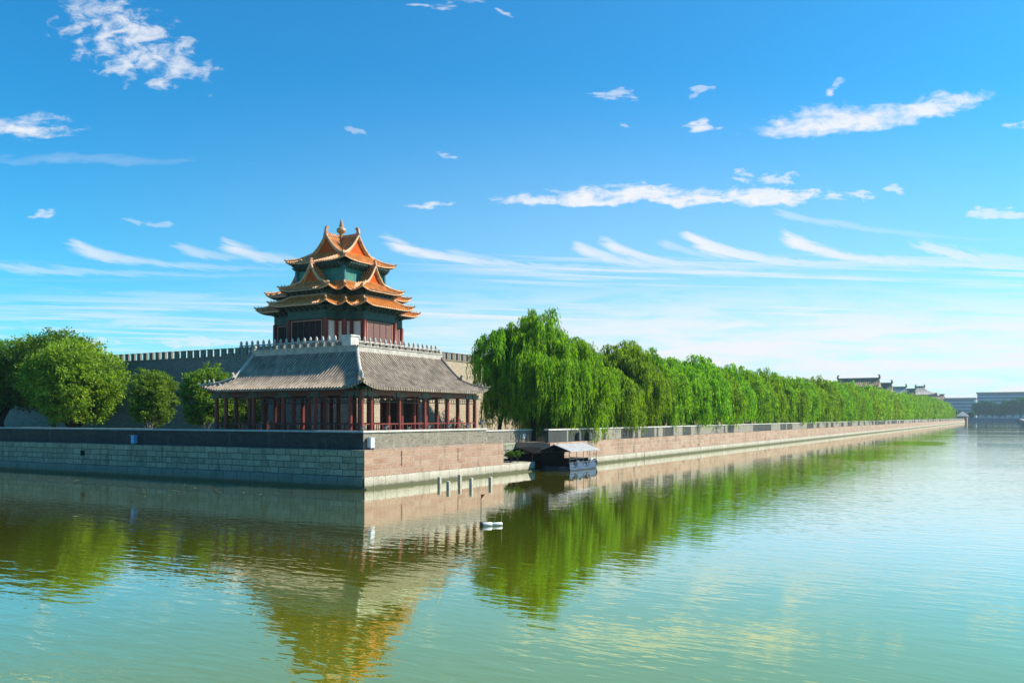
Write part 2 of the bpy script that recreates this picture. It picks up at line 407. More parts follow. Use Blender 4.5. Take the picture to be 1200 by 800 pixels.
def lattice(cbar, cpane, step=.16):
    def fn(k):
        sx = k.n('ShaderNodeSeparateXYZ', {0: uvn(k)})
        a = k.add(sx.outputs[0], sx.outputs[1]); b = k.sub(sx.outputs[0], sx.outputs[1])
        f = lambda q: k.sstep(k.m('ABSOLUTE', k.sub(k.m('FRACT', k.div(q, step)), .5)), .30, .40)
        bar = k.m('MAXIMUM', f(a), f(b))
        n = k.noise(uvn(k), 2., 2.)
        return pbr(k, k.mix(bar, k.mix(n, cpane, tuple(x*1.3 for x in cpane)), cbar), .8, None, .5, .02, 0., .1)
    return fn
M['lattice_white'] = mat('lattice_white', lattice((.35,.2,.17), (.74,.76,.75), .22))
M['lattice_dark'] = mat('lattice_dark', lattice((.02,.011,.010), (.036,.024,.022), .22))
M['lattice_red'] = mat('lattice_red', lattice((.12,.035,.028), (.21,.15,.14), .17))
M['white_metal'] = mat('white_metal', plain((.62,.64,.66), .4, .1, 2.))
M['box_metal'] = mat('box_metal', plain((.36,.46,.58), .4, .1, 2.))
M['blue_box'] = mat('blue_box', plain((.12,.34,.66), .45, .12, 2.))
M['grey_metal'] = mat('grey_metal', plain((.09,.10,.11), .45, .2, 3.))
M['notice_white'] = mat('notice_white', plain((.66,.74,.80), .5, .05, 2.))
M['awning'] = mat('awning', plain((.33,.33,.345), .6, .25, 2.5))
M['tarp_blue'] = mat('tarp_blue', plain((.025,.055,.12), .5, .45, 5.))
M['rust'] = mat('rust', plain((.12,.05,.035), .8, .4, 5.))
M['post_concrete'] = mat('post_concrete', plain((.42,.39,.32), .85, .3, 4.))
M['rubber'] = mat('rubber', plain((.018,.018,.018), .7, .2, 4.))
M['flag_red'] = mat('flag_red', plain((.68,.07,.025), .6, .15, 4.))
M['float_white'] = mat('float_white', plain((.75,.74,.70), .45, .1, 5.))
M['bark'] = mat('bark', plain((.10,.075,.05), .9, .4, 5.))
M['bark_dark'] = mat('bark_dark', plain((.035,.03,.025), .9, .4, 5.))
M['bark_pale'] = mat('bark_pale', plain((.34,.30,.26), .9, .3, 5.))
M['far_facade'] = mat('far_facade', plain((.30,.36,.44), .6, .1, .05))
M['far_glass'] = mat('far_glass', plain((.07,.13,.24), .2, .15, .05))
M['far_brown'] = mat('far_brown', plain((.25,.175,.105), .7, .3, .3))
M['far_roof_pale'] = mat('far_roof_pale', plain((.52,.43,.36), .6, .2, .3))
M['far_blue'] = mat('far_blue', plain((.05,.13,.22), .7, .25, .3))
M['house_pink'] = mat('house_pink', plain((.50,.24,.17), .8, .15, .5))
M['car_white'] = mat('car_white', plain((.75,.77,.8), .3, .05, 1.))
M['car_silver'] = mat('car_silver', plain((.4,.43,.47), .3, .05, 1.))
def foliage(dark, light, tr=.45, patch=.35):
    def fn(k):
        rp = k.n('ShaderNodeNewGeometry').outputs['Random Per Island']
        ob = k.n('ShaderNodeObjectInfo').outputs['Random']
        n = k.noise(objc(k), patch, 3., .6)
        f = k.m('ADD', k.mul(rp, .5), k.mul(k.sstep(n, .36, .64), .5))
        c = k.mix(f, dark, light)
        c = k.n('ShaderNodeHueSaturation', {'Hue': k.add(k.mul(ob, .028), .484), 'Saturation': 1., 'Value': k.add(k.mul(ob, .3), .86), 'Color': c}).outputs[0]
        d = k.n('ShaderNodeBsdfPrincipled', {'Base Color': c, 'Roughness': .55, 'Specular IOR Level': .25}).outputs[0]
        ct = k.mix(1., c, (1.7, 1.55, .7), 'MULTIPLY')
        t = k.n('ShaderNodeBsdfTranslucent', {'Color': ct}).outputs[0]
        return k.n('ShaderNodeMixShader', {0: tr, 1: d, 2: t}).outputs[0]
    return fn
M['willow_leaf'] = mat('willow_leaf', foliage((.014,.095,.005), (.245,.45,.015), .55, .8))
M['leaf_bright'] = mat('leaf_bright', foliage((.03,.10,.008), (.30,.43,.03), .45, .6))
M['leaf_mid'] = mat('leaf_mid', foliage((.025,.095,.010), (.20,.34,.03), .45, .9))
M['leaf_dark'] = mat('leaf_dark', foliage((.020,.085,.010), (.12,.26,.022), .45))
M['leaf_far'] = mat('leaf_far', foliage((.012,.10,.07), (.04,.24,.14), .3, .1))
def water_fn(k):
    p = k.n('ShaderNodeTexCoord').outputs['Object']
    # short wind ripples, longest across the line of sight, calmer in patches
    mp = k.n('ShaderNodeMapping', {'Vector': p, 'Rotation': (0, 0, -HEAD-R(8)), 'Scale': (1.0, .34, 1.)}).outputs[0]
    big = k.n('ShaderNodeMapping', {'Vector': p, 'Rotation': (0, 0, -HEAD+R(14)), 'Scale': (.022, .008, 1.)}).outputs[0]
    calm = k.sstep(k.noise(big, 1., 3., .55), .36, .64, .22, 1.)
    xy = k.n('ShaderNodeSeparateXYZ', {0: p})          # the walls shelter the water close in
    ax, ay = k.mul(xy.outputs[0], -1.), k.mul(xy.outputs[1], -1.)
    lee = k.m('MAXIMUM', k.sstep(ax, -10., 34., .10, 1.), k.sstep(ay, -6., 26.))
    lee2 = k.m('MAXIMUM', k.sstep(ay, 4., 46., .10, 1.), k.sstep(ax, -6., 26.))
    calm = k.mul(calm, k.m('MINIMUM', lee, lee2))
    n1 = k.noise(mp, 1.9, 2., .5, .25); n2 = k.noise(mp, .5, 2., .5, .2); n3 = k.noise(mp, 5.0, 2., .5, .2)
    h = k.add(k.add(k.mul(n1, .95), k.mul(n2, .55)), k.mul(n3, .14))
    bmp = k.n('ShaderNodeBump', {'Height': k.mul(h, calm), 'Strength': 1., 'Distance': RIPPLE}).outputs[0]
    nc = k.noise(big, .6, 2.)
    col = k.mix(k.sstep(nc, .3, .7), WATER1, WATER2)
    body = k.n('ShaderNodeBsdfDiffuse', {'Color': col}).outputs[0]            # silt and algae in the water
    fr = k.n('ShaderNodeFresnel', {'IOR': 1.4, 'Normal': bmp}).outputs[0]
    gl = k.n('ShaderNodeBsdfGlossy', {'Color': k.mix(k.sstep(fr, .16, .5), (.74, .95, .58), (.96, .97, .93)), 'Roughness': .02, 'Normal': bmp}).outputs[0]
    return k.n('ShaderNodeMixShader', {0: k.sstep(fr, .0, .55, .38, .93), 1: body, 2: gl}).outputs[0]
M['water'] = mat('water', water_fn)
M['soil'] = mat('soil', plain((.14,.125,.09), .95, .3, .4))
M['paving'] = mat('paving', plain((.30,.27,.22), .9, .2, .6))
# ================================================================== SETTING
def structure(name, mb, m): return mb.build(name, m, kind='structure')
wm = MB(); wm.add([(-1500,-1500,0),(1400,-1500,0),(1400,1500,0),(-1500,1500,0)], [(0,1,2,3)])
structure('water', wm, M['water'])
g = MB()   # the island inside the moat: one sheet with a notch for the landing
for x0, x1, y0, y1 in ((.5, 22.4, .5, 4.6), (33.2, 1150, .5, 4.6), (.5, 1150, 4.6, 700)):
    g.add([(x0,y0,3.0),(x1,y0,3.0),(x1,y1,3.0),(x0,y1,3.0)], [(0,1,2,3)])
structure('ground', g, M['soil'])
g = MB(); g.box(-1500, 1300, -1200, -52, -1.5, 3.6); g.box(-1500, -52.004, -51.996, 1200, -1.5, 3.6)
structure('opposite_bank_land', g, M['paving'])
g = MB(); g.add([(1300.6,-3000,4.2),(6500,-3000,4.2),(6500,4000,4.2),(1300.6,4000,4.2)], [(0,1,2,3)])
structure('far_land', g, M['soil'])

# ---------------------------------------------------------------- embankment walls round the moat
t = thing('embankment_wall', 'shaded stone embankment with greenish blocks, running off past the round trees', 'embankment', (0,0,0))
b = MB(); b.box(0, .9, .03, 160, .9, 3.22); b.build('stone_face', M['bank_stone_shaded'], t)
b = MB(); b.box(-.16, .86, .05, 160, -1.5, 1.0); b.build('plinth', M['plinth_stone_shaded'], t)
b = MB(); b.box(-.012, .3, 37.9, 38.6, 1.95, 2.5); b.build('drain_opening', M['black'], t)
t = thing('embankment_wall', 'sunlit pink stone embankment with pale plinth, below the grey-roofed gallery', 'embankment', (0,0,0))
b = MB(); b.prism([(-.004,-.004),(22.6,-.004),(22.6,4.6),(22.0,4.6),(22.0,.9),(.9,.9)], 1.0, 3.24); b.build('stone_face', M['bank_stone_pink'], t)
b = MB(); b.prism([(-.17,-.16),(29.2,-.16),(29.2,4.6),(28.2,4.6),(28.2,1.4),(.85,.85)], -1.5, 1.0); b.build('plinth', M['plinth_stone'], t)
b = MB(); b.box(-.5, 29.6, -.62, -.165, -1.5, .10); b.build('footing', M['plinth_stone'], t)
for x in (5.0, 13.9):
    b = MB(); b.box(x, x+.09, -.012, .2, 1.7, 3.0); b.build('drain_slot', M['black'], t)
t = thing('embankment_wall', 'long pinkish stone embankment under the willows, receding behind the awning boat', 'embankment', (33,0,0))
b = MB(); b.prism([(33.2,0),(1000,0),(1000,.9),(34.1,.9),(34.1,5.2),(33.2,5.2)], .9, 2.98); b.build('stone_face', M['bank_stone_streaked'], t)
b = MB(); b.box(33.0, 1000, -.30, .85, -1.5, .92); b.build('plinth', M['plinth_streaked'], t)
for x in (43.6, 45.2, 62.0):
    b = MB(); b.box(x, x+.1, -.312, .2, .1, .85); b.build('drain_slot', M['black'], t)
t = thing('embankment_wall', 'dark shaded wall at the back of the landing recess behind the awning boat', 'embankment', (28,4.6,0))
b = MB(); b.box(22.61, 33.19, 4.6, 5.2, -1.5, 2.98); b.build('stone_face', M['bank_stone_shaded'], t)
# coping slab of the banks, where the ledge shows under the parapets
t = thing('parapet_wall', 'shaded brick parapet with pale coping, in front of the round trees', 'wall', (.8,0,3.2))
b = MB(); b.box(.75, 1.2, .80, 160, 3.2, 4.68); b.build('brick_body', M['grey_brick_shaded'], t)
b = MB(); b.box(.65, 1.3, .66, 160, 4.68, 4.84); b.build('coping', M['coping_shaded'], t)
t = thing('parapet_wall', 'sunlit mottled grey brick parapet with floodlights on it, below the gallery', 'wall', (10,.8,3.2))
b = MB(); b.prism([(.746,.746),(20.3,.746),(20.3,1.2),(1.204,1.2)], 3.24, 4.676); b.build('brick_body', M['grey_brick'], t)
b = MB(); b.prism([(.64,.64),(20.42,.64),(20.42,1.3),(1.304,1.3)], 4.684, 4.846); b.build('coping', M['coping'], t)
t = thing('parapet_wall', 'shaded brick parapet carrying a white notice, behind the awning boat', 'wall', (28,4.8,3.0))
b = MB(); b.box(22.3, 37.2, 4.7, 5.15, 2.98, 4.38); b.build('brick_body', M['grey_brick'], t)
b = MB(); b.box(22.2, 37.3, 4.6, 5.25, 4.38, 4.52); b.build('coping', M['coping'], t)
b = MB(); b.box(35.0, 35.75, 4.68, 4.72, 3.42, 3.98); b.build('notice', M['notice_white'], t)
t = thing('parapet_wall', 'long low brick parapet receding under the weeping willows', 'wall', (40,.8,3.0))
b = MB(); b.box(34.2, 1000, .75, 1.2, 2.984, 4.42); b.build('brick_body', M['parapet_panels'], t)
b = MB(); b.box(34.1, 1000, .66, 1.3, 4.42, 4.58); b.build('coping', M['coping'], t)
# landing steps inside the notch
t = thing('stone_steps', 'shaded stone steps climbing from the low landing beside the pink embankment', 'steps', (23.5,1.5,1))
for i in range(6):
    b = MB(); b.box(22.62, 24.6, 1.6+i*.42, 1.6+(i+1)*.42-.003, 1.0, 1.0+.33*(i+1)); b.build('step', M['plinth_stone_shaded'], t)
t = thing('far_embankment', 'dark low embankment wall closing the far end of the moat', 'embankment', (1300,0,0))
b = MB(); b.box(1300, 1301, -400, 60, -1.5, 4.35); b.build('wall_face', M['far_blue'], t)
b = MB(); b.box(1299.6, 1301.2, -400, 60, 4.36, 4.75); b.build('coping', M['coping_shaded'], t)

# ================================================================== CITY WALL
AX, AY = 20.0, 18.77           # outer faces of the wall at their top
def city_wall(label, along, length, m, n_mer, loc):
    t = thing('city_wall', label, 'wall', loc)
    base, top = 2.9, 13.55
    b = MB()
    prof = [(-.75, base), (-.03, top), (6.5, top), (6.5, base)]
    def pt(s, q, z):
        return (AX+q, s, z) if along == 'y' else (s, AY+q, z)
    s0 = (lambda q: AY+q) if along == 'y' else (lambda q: AX+q)
    vs = [pt(s0(q), q, z) for q, z in prof]+[pt(length, q, z) for q, z in prof]
    b.add(vs, [(0,1,5,4),(1,2,6,5),(2,3,7,6),(0,1,2,3),(4,5,6,7)])
    b.build('wall_body', m, t)
    b = MB(); e = .0 if along == 'y' else .004      # the string course under the merlons
    a0 = (AY if along == 'y' else AX)-.10+e
    if along == 'y': b.prism([(AX-.1, a0), (AX+.55, a0+.65), (AX+.55, length), (AX-.1, length)], top-.02-e, top+.16-e)
    else: b.prism([(a0, AY-.1), (length, AY-.1), (length, AY+.55), (a0+.65, AY+.55)], top-.02-e, top+.16-e)
    b.build('string_course', M['merlon_brick'], t)
    mb_ = MB()
    if along == 'y': mb_.box(0, .3, 0, .70, 0, .86); mb_.prism([(-.04,-.04),(.34,-.04),(.34,.74),(-.04,.74)], 0.86, .96)
    else: mb_.box(0, .72, 0, .32, 0, .86); mb_.prism([(-.04,-.04),(.76,-.04),(.76,.36),(-.04,.36)], 0.86, .96)
    first = mb_.build('merlon', M['merlon_brick'], t, local=True)
    for i in range(n_mer):
        o = first if i == 0 else first.copy()
        if i: C.objects.link(o); o.parent = t
        s = (AY if along == 'y' else AX)+1.6+i*1.27
        p = (AX, s, top+.145) if along == 'y' else (s, AY, top+.145)
        o.location = Vector(p)-Vector(loc)
    return t
wl = city_wall('shaded grey city wall with a crenellated top, rising behind the round trees', 'y', 170, M['wall_brick_shaded'], 74, (AX, 60, 3))
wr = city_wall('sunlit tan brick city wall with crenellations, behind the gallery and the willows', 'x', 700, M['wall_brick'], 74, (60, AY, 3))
b = MB(); b.box(AX-.12, AX+1.3, AY-.118, AY+1.25, 13.72, 15.25); b.box(AX-.2, AX+1.38, AY-.2, AY+1.33, 15.25, 15.42)
pier = b.build('corner_pier', M['coping'], wr)
b = MB(); b.box(AX+.6, 46, AY+.6, 45, 3.0, 13.5)
tag(b.build('corner_bastion', M['wall_brick_shaded']), 'brick bastion inside the wall corner that carries the golden-roofed tower', 'bastion')

# ================================================================== ROOF HELPERS
def prof(t, zi, ze, a):
    q = 1-t
    return ze+(zi-ze)*(a*q+(1-a)*q*q)
def patch(mb, sof, e0, e1, i0, i1, ze, zi, a=.55, sp=.3, l0=0., l1=0., RL=2.5, bl=None, brr=None, rib=.06, rows=9, thick=.16, zf=None, edge=None):
    """one tiled roof slope: eave e0-e1 below, i0-i1 above; rounded cover tiles run down the slope"""
    e0, e1, i0, i1 = (np.array(p, float) for p in (e0, e1, i0, i1))
    L = np.linalg.norm(e1-e0); ud = (e1-e0)/L
    nd = np.array([-ud[1], ud[0]])
    if np.dot(i0-e0, nd) < 0: nd = -nd
    d = np.dot(i0-e0, nd); ui0 = np.dot(i0-e0, ud); ui1 = np.dot(i1-e0, ud)
    bl = bl or [(0, ui0), (1, 0)]; brr = brr or [(0, ui1), (1, L)]
    ts = np.linspace(0, 1, 201)
    uL = np.interp(ts, [p[0] for p in bl], [p[1] for p in bl]); uR = np.interp(ts, [p[0] for p in brr], [p[1] for p in brr])
    lo, hi = min(uL.min(), 0), max(uR.max(), L)
    zf = zf or (lambda q: prof(q, zi, ze, a))
    prf = [(0,0),(.19,0),(.24,.6),(.37,.92),(.5,1),(.63,.92),(.76,.6),(.81,0)]
    n0, n1 = int(math.floor(lo/sp)), int(math.ceil(hi/sp))
    us = [((k+f)*sp, h) for k in range(n0, n1) for f, h in prf]
    us = [(u, h) for u, h in us if lo < u < hi]
    us = [(lo+1e-4, 0)]+us+[(hi-1e-4, 0)]
    def lift(u, tt):
        r = 0.
        if l0: r += l0*max(0, 1-max(u, 0)/RL)**2*tt*tt
        if l1: r += l1*max(0, 1-max(L-u, 0)/RL)**2*tt*tt
        return r
    def emit(m_, cols, dz, strip):
        prev = None; ph = 0
        for u, h in cols:
            ok = np.where((uL <= u+1e-6) & (uR >= u-1e-6))[0]
            if len(ok) < 2: prev = None; continue
            t0, t1 = ts[ok[0]], ts[ok[-1]]
            col = []
            for k in range(rows+1):
                tt = t0+(t1-t0)*k/rows
                p = e0+ud*u+nd*d*(1-tt)
                col.append((p[0], p[1], zf(tt)+lift(u, tt)+h*rib+dz))
            if strip and t1 > .99: 
                c = col[-1]; col.append((c[0], c[1], c[2]-h*rib-thick))
            else: col.append(col[-1])
            if prev is not None:
                n = len(col); m_.add(prev+col, [(k, k+1, n+k+1, n+k) for k in range(n-1)], False, 1 if strip and h == 0 and ph == 0 else 0)
            prev = col; ph = h
    emit(mb, us, 0, True)
    if edge is not None:
        pp = [e0+ud*u for u in np.linspace(0, L, 25)]
        edge.tube([(p[0], p[1], zf(1.)+lift(u, 1.)-thick*.75) for p, u in zip(pp, np.linspace(0, L, 25))], .075, 5)
    if sof is not None:
        cs = [(lo+1e-4, 0)]+[(lo+(hi-lo)*k/24, 0) for k in range(1, 24)]+[(hi-1e-4, 0)]
        emit(sof, cs, -thick, False)
def hip(mb, i, e, ze, zi, a=.55, lift=0., r=.13, up=.12, t0=0., t1=1., zf=None, beasts=3, n=10, flick=.18, bs=1.):
    zf = zf or (lambda q: prof(q, zi, ze, a))
    i, e = np.array(i, float), np.array(e, float)
    path = []
    for k in range(n+1):
        tt = t0+(t1-t0)*k/n
        p = i+(e-i)*tt
        path.append((p[0], p[1], zf(tt)+lift*tt*tt+up))
    dv = (e-i)/np.linalg.norm(e-i)
    if flick: path.append((e[0]+dv[0]*.22, e[1]+dv[1]*.22, path[-1][2]+flick))
    mb.tube(path, [r]*(len(path)-1)+[r*.75] if flick else r, 6)
    for q in range(beasts):            # small glazed figures along the foot of the ridge
        k = n-1-q
        if k < 1: break
        x, y, z = path[k]
        mb.lathe([(.09*bs,0),(.12*bs,.12*bs),(.07*bs,.22*bs),(.10*bs,.3*bs),(.02*bs,.42*bs)], (x, y, z+r*.6), 6)
def dragon(mb, x, y, z, dirx, diry, s=1.):
    """an owl-tailed ridge ornament: a body biting the ridge, a curled tail above"""
    w = .16*s
    pts = [(-.1,0),(.45,0),(.5,.3),(.30,.52),(.34,.78),(.52,.86),(.50,1.12),(.22,1.2),(-.02,1.02),(-.10,.62),(-.18,.3)]
    n = len(pts); vs = []
    for sg in (-1, 1):
        for a, h in pts: vs.append((x+dirx*a*s-diry*w*sg*.9, y+diry*a*s+dirx*w*sg*.9, z+h*s))
    mb.add(vs, [tuple(range(n)), tuple(range(n, 2*n))]+[(i,(i+1)%n,n+(i+1)%n,n+i) for i in range(n)])

# ================================================================== GALLERY (L-shaped, grey tiles)
GX, GY = 4.0, 3.7
gal = thing('gallery_pavilion', 'long L-shaped open gallery with grey tiled roof and red columns, below the tower', 'gallery', (GX, GY, 3.0))
def G(mb): mb.v = [(x+GX, y+GY, z) for x, y, z in mb.v]; return mb
ZE, ZR, AR = 8.62, 12.3, .62
d_, OV = 3.3, 1.1
LEN, END = 18.7, 19.8
tg = .55; yg = 16.95
xg = d_-(d_+OV)*tg
xr = 2*d_+OV
for sw in (0, 1):
    rf, sf = MB(), MB()
    zt = lambda q: prof(q, ZR, ZE, AR)
    # outer slope, hip at the corner, gable and hip at the far end
    patch(rf, sf, (-OV,-OV), (-OV,END), (d_,d_), (d_,yg), ZE, ZR, AR, .36, .62, .45, 2.6, None,
          [(0,yg+OV),(tg,yg+OV),(1,END+OV)], .13, 12)
    # inner slope, valley at the corner
    patch(rf, sf, (xr,xr), (xr,END), (d_,d_), (d_,yg), ZE, ZR, AR, .36, 0, .45, 2.6, None,
          [(0,yg-xr),(tg,yg-xr),(1,END-xr)], .13, 12)
    # skirt under the gable
    zs = lambda q: prof(tg+(1-tg)*q, ZR, ZE, AR)
    patch(rf, sf, (-OV,END), (xr,END), (xg,yg), (2*d_-xg,yg), ZE, zt(tg), AR, .36, .45, .45, 2.6, None, None, .13, 8, .16, zs)
    rd, gb = MB(), MB(); eds = []
    rd.box(d_-.17, d_+.17, d_-.1, yg+.05, ZR-.1, ZR+.42); rd.box(d_-.24, d_+.24, d_-.1, yg+.08, ZR+.42, ZR+.52)
    dragon(rd, d_, yg+.1, ZR+.1, 0, -1, .75)
    for sx in (1, -1):                       # descending ridges along the gable edge, then the hips
        e1_ = MB(); e1_.tube([(d_-sx*(d_+OV)*q, yg, zt(q)+.16) for q in np.linspace(0, tg+.06, 10)], .17, 6)
        dragon(e1_, d_-sx*(d_+OV)*(tg+.05), yg+.02, zt(tg+.05)+.1, -sx*.9, .1, .5)
        e2_ = MB(); eds += [('gable_ridge', e1_), ('corner_ridge', e2_)]
        hip(e2_, (d_-sx*(d_-xg), yg), (d_-sx*(d_+OV), END), 0, 0, AR, .45, .11, .12, 0, 1, zs, 3, 8, .14)
    gp = [(d_-(d_+OV)*q, zt(q)-.12) for q in np.linspace(tg, 0, 7)]+[(d_+(d_+OV)*q, zt(q)-.12) for q in np.linspace(0, tg, 7)[1:]]
    n = len(gp); gb.add([(x, yg-.02, z) for x, z in gp]+[(x, yg-.3, z) for x, z in gp], [tuple(range(n)), tuple(range(n,2*n))]+[(i,(i+1)%n,n+(i+1)%n,n+i) for i in range(n)])
    if sw == 0: eds.append(('corner_ridge', MB())); hip(eds[-1][1], (d_,d_), (-OV,-OV), ZE, ZR, AR, .62, .17, .14, 0, 1, None, 3, 12, .12)
    else: rd.tube([(d_+(xr-d_)*q, d_+(xr-d_)*q, zt(q)+.02) for q in np.linspace(0, 1, 8)], .08, 6)
    for m_ in [rf, sf, rd, gb]+[m for _, m in eds]:
        if sw: m_.swap()
        G(m_)
    roof = rf.build('roof', [M['tile_grey'], M['tile_grey_trough']], gal)
    sf.build('eave_soffit', M['soffit_green'], roof)
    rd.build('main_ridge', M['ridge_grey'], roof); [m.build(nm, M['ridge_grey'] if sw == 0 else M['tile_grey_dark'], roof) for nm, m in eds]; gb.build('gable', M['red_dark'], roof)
offs = [0, 1.3, 5.45, 9.5, 13.45, 17.35, 18.7]
FL, BT = 3.85, 7.85
for sw in (0, 1):
    col0 = None
    spots = [(0, o) for o in (offs if sw == 0 else offs[1:])]+[(1.3, o) for o in (offs[1:6] if sw == 0 else offs[2:6])]
    spots += [(5.3, o) for o in (5.3, 7.4, 9.5, 11.5, 13.45, 15.4, 17.35)]+[(1.3, o) for o in (7.5, 11.5, 15.4)]+[(6.6, o) for o in (6.6, 9.5, 13.45, 17.35, 18.7)]
    for i, (x, y) in enumerate(spots):
        if col0 is None:
            cmb = MB(); cmb.lathe([(.30,0),(.30,.14),(.23,.2),(.215,.3),(.20,4.45)], (0,0,0), 14)
            col0 = cmb.build('column', M['red_paint'], gal, local=True); o = col0
        else: o = col0.copy(); C.objects.link(o); o.parent = gal
        px, py = (x, y) if sw == 0 else (y, x)
        o.location = (px, py, FL-3.0)
    bm_, lt_, rl = MB(), MB(), MB(); pbs, brs = [], []
    for xx, ya, yb in ((0, 0, LEN), (6.6, 6.6, LEN)):
        br_ = MB(); brs.append(br_)
        bm_.box(xx-.13, xx+.13, ya+(0.14 if sw else -.13), yb+.13, BT+.12, BT+.62)
        for o in offs:
            if o < ya: continue
            pb = MB(); pbs.append(pb)
            pb.box(xx-.17, xx+.17, o-.55 if o > 1 else o+.16, o+.55, BT+.04, BT+.5)
            for hx in ((-.75, .75) if o > 1 else (.75,)): pb.box(xx-.10, xx+.10, o+hx-.28, o+hx+.28, BT+.02, BT+.115)
        lt_.box(xx-.035, xx+.035, ya+.2, yb, BT-.50, BT-.42); lt_.box(xx-.03, xx+.03, ya+.2, yb, BT-.14, BT-.08)
        k = ya+.35
        while k < yb: lt_.box(xx-.02, xx+.02, k, k+.05, BT-.43, BT-.1); k += .42
        rl.box(xx-.09, xx+.09, ya+.2, yb, FL+1.46, FL+1.58); rl.box(xx-.05, xx+.05, ya+.2, yb, FL+.85, FL+.93)
        k = ya+.5
        while k < yb: rl.box(xx-.03, xx+.03, k, k+.07, FL+.05, FL+1.47); k += .62
        k = ya+.2
        while k < yb:                          # bracket blocks between beam and eave
            br_.box(xx-.24, xx+.24, k, k+.26, BT+.63, BT+.80); br_.box(xx-.45, xx+.42, k+.06, k+.2, BT+.80, BT+.93); k += .52
    for hx in (0, 1): rl.box(.1, 6.5, LEN-.05+hx*.001, LEN+.06, FL+.85+hx*.6, FL+.95+hx*.62)
    bm_.box(0.135, 6.46, LEN-.13, LEN+.13, BT+.12, BT+.62)
    for m_ in [bm_, lt_, rl]+pbs+brs:
        if sw: m_.swap()
        G(m_)
    bm_.build('eave_beam', M['red_dark'], gal); [m.build('painted_beam_end', M['painted_beam'], gal) for m in pbs]; lt_.build('hanging_lattice', M['dark_wood'], gal)
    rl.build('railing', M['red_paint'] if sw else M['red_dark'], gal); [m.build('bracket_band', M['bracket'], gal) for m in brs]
    pt_ = MB(); pt_.box(1.45, 5.15, 9.42, 9.58, FL, BT-.1)
    if not sw: continue
    pt_.swap(); G(pt_).build('partition', M['dark_wood'], gal)
fl = MB(); fl.prism([(-1.0,-1.0),(LEN+1,-1.0),(LEN+1,7.6),(7.6,7.6),(7.6,LEN+1),(-1.0,LEN+1)], 3.004, FL)
G(fl).build('stone_floor', M['paving'], gal)
cl_ = MB()                                     # a ceiling so that the sky does not shine through the tiles from beneath
cl_.prism([(.2,.2),(LEN-.1,.2),(LEN-.1,6.4),(6.4,6.4),(6.4,LEN-.1),(.2,LEN-.1)], BT+.63, BT+.70)
G(cl_).build('ceiling_boards', M['soffit_green'], gal)

# ================================================================== CORNER TOWER
TX, TY, TZ = 32.0, 30.77, 13.5
tw = thing('corner_tower', 'ornate three-tiered corner tower with golden tiled roofs and gilded finial', 'tower', (TX, TY, TZ))
def T(mb): mb.v = [(x+TX, y+TY, z) for x, y, z in mb.v]; return mb
def cross(c, h, eo, ei):
    return [(-c,-c),(-h,-c),(-h,-eo),(h,-eo),(h,-c),(c,-c),(c,-h),(ei,-h),(ei,h),(c,h),(c,c),(h,c),(h,ei),(-h,ei),(-h,c),(-c,c),(-c,h),(-eo,h),(-eo,-h),(-c,-h)]
CONV = [1,0,1,1,0]*4
def cwall(mb, poly, z0, z1, grow=0.):
    mb.prism(poly, z0, z1)
# base
b = MB(); b.box(-9.2, 12.0, -9.2, 12.0, 13.4, 14.3); T(b).build('base_platform', M['marble'], tw)
b = MB(); b.prism(cross(5.0, 3.75, 7.1, 9.6), 14.3, 14.92); T(b).build('plinth', M['marble'], tw)
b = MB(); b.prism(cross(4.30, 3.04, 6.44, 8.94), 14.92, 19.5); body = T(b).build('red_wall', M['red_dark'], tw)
cr = cross(4.36, 3.1, 6.5, 9.0)
col0 = None
for (x, y), cv in zip(cr, CONV):
    if col0 is None:
        cb = MB(); cb.lathe([(.40,0),(.40,.1),(.30,.16),(.27,3.5)], (0,0,0), 14)
        col0 = cb.build('column', M['red_paint'], tw, local=True); o = col0
    else: o = col0.copy(); C.objects.link(o); o.parent = tw
    o.location = (x, y, 14.92-TZ)
    if not cv: o.scale = (.6, .6, 1)
b = MB(); b.prism(cross(4.44, 3.18, 6.58, 9.08), 18.42, 19.46); T(b).build('painted_beam', M['painted_beam'], tw)
# window bays: (fixed axis, value, from, to, panes, material)
def bay(ax, val, a0, a1, n, m, z0=15.55, z1=18.22, full=False):
    out = -1 if val < 0 else 1
    q = lambda mb, s0, s1, w0, w1, za, zb: mb.box(val+out*w0, val+out*w1, s0, s1, za, zb) if ax == 'x' else mb.box(s0, s1, val+out*w0, val+out*w1, za, zb)
    def order(mb):  # boxes may be built inside out; sort each so that uv and bevel stay sane
        return mb
    f = MB(); th = .10
    q(f, a0, a1, .02, .14, z0, z0+th); q(f, a0, a1, .02, .14, z1-th, z1)
    q(f, a0, a0+th, .021, .141, z0+th, z1-th); q(f, a1-th, a1, .021, .141, z0+th, z1-th)
    w = (a1-a0-2*th)/n
    fr = T(f).build('window', M['red_frame'], tw)
    for k in range(n):
        p = MB(); q(p, a0+th+w*k+.05, a0+th+w*(k+1)-.05, .0, .085, z0+th, z1-th); T(p).build('lattice_pane', m, fr)
    if n > 1:
        mu = MB()
        for k in range(1, n): q(mu, a0+th+w*k-.05, a0+th+w*k+.05, .01, .11, z0+th+.002, z1-th-.002)
        T(mu).build('mullion', M['red_dark'], fr)
bay('x', -6.44, -2.62, 2.62, 5, M['lattice_dark'])
bay('y', -6.44, -2.62, 2.62, 4, M['lattice_red'])
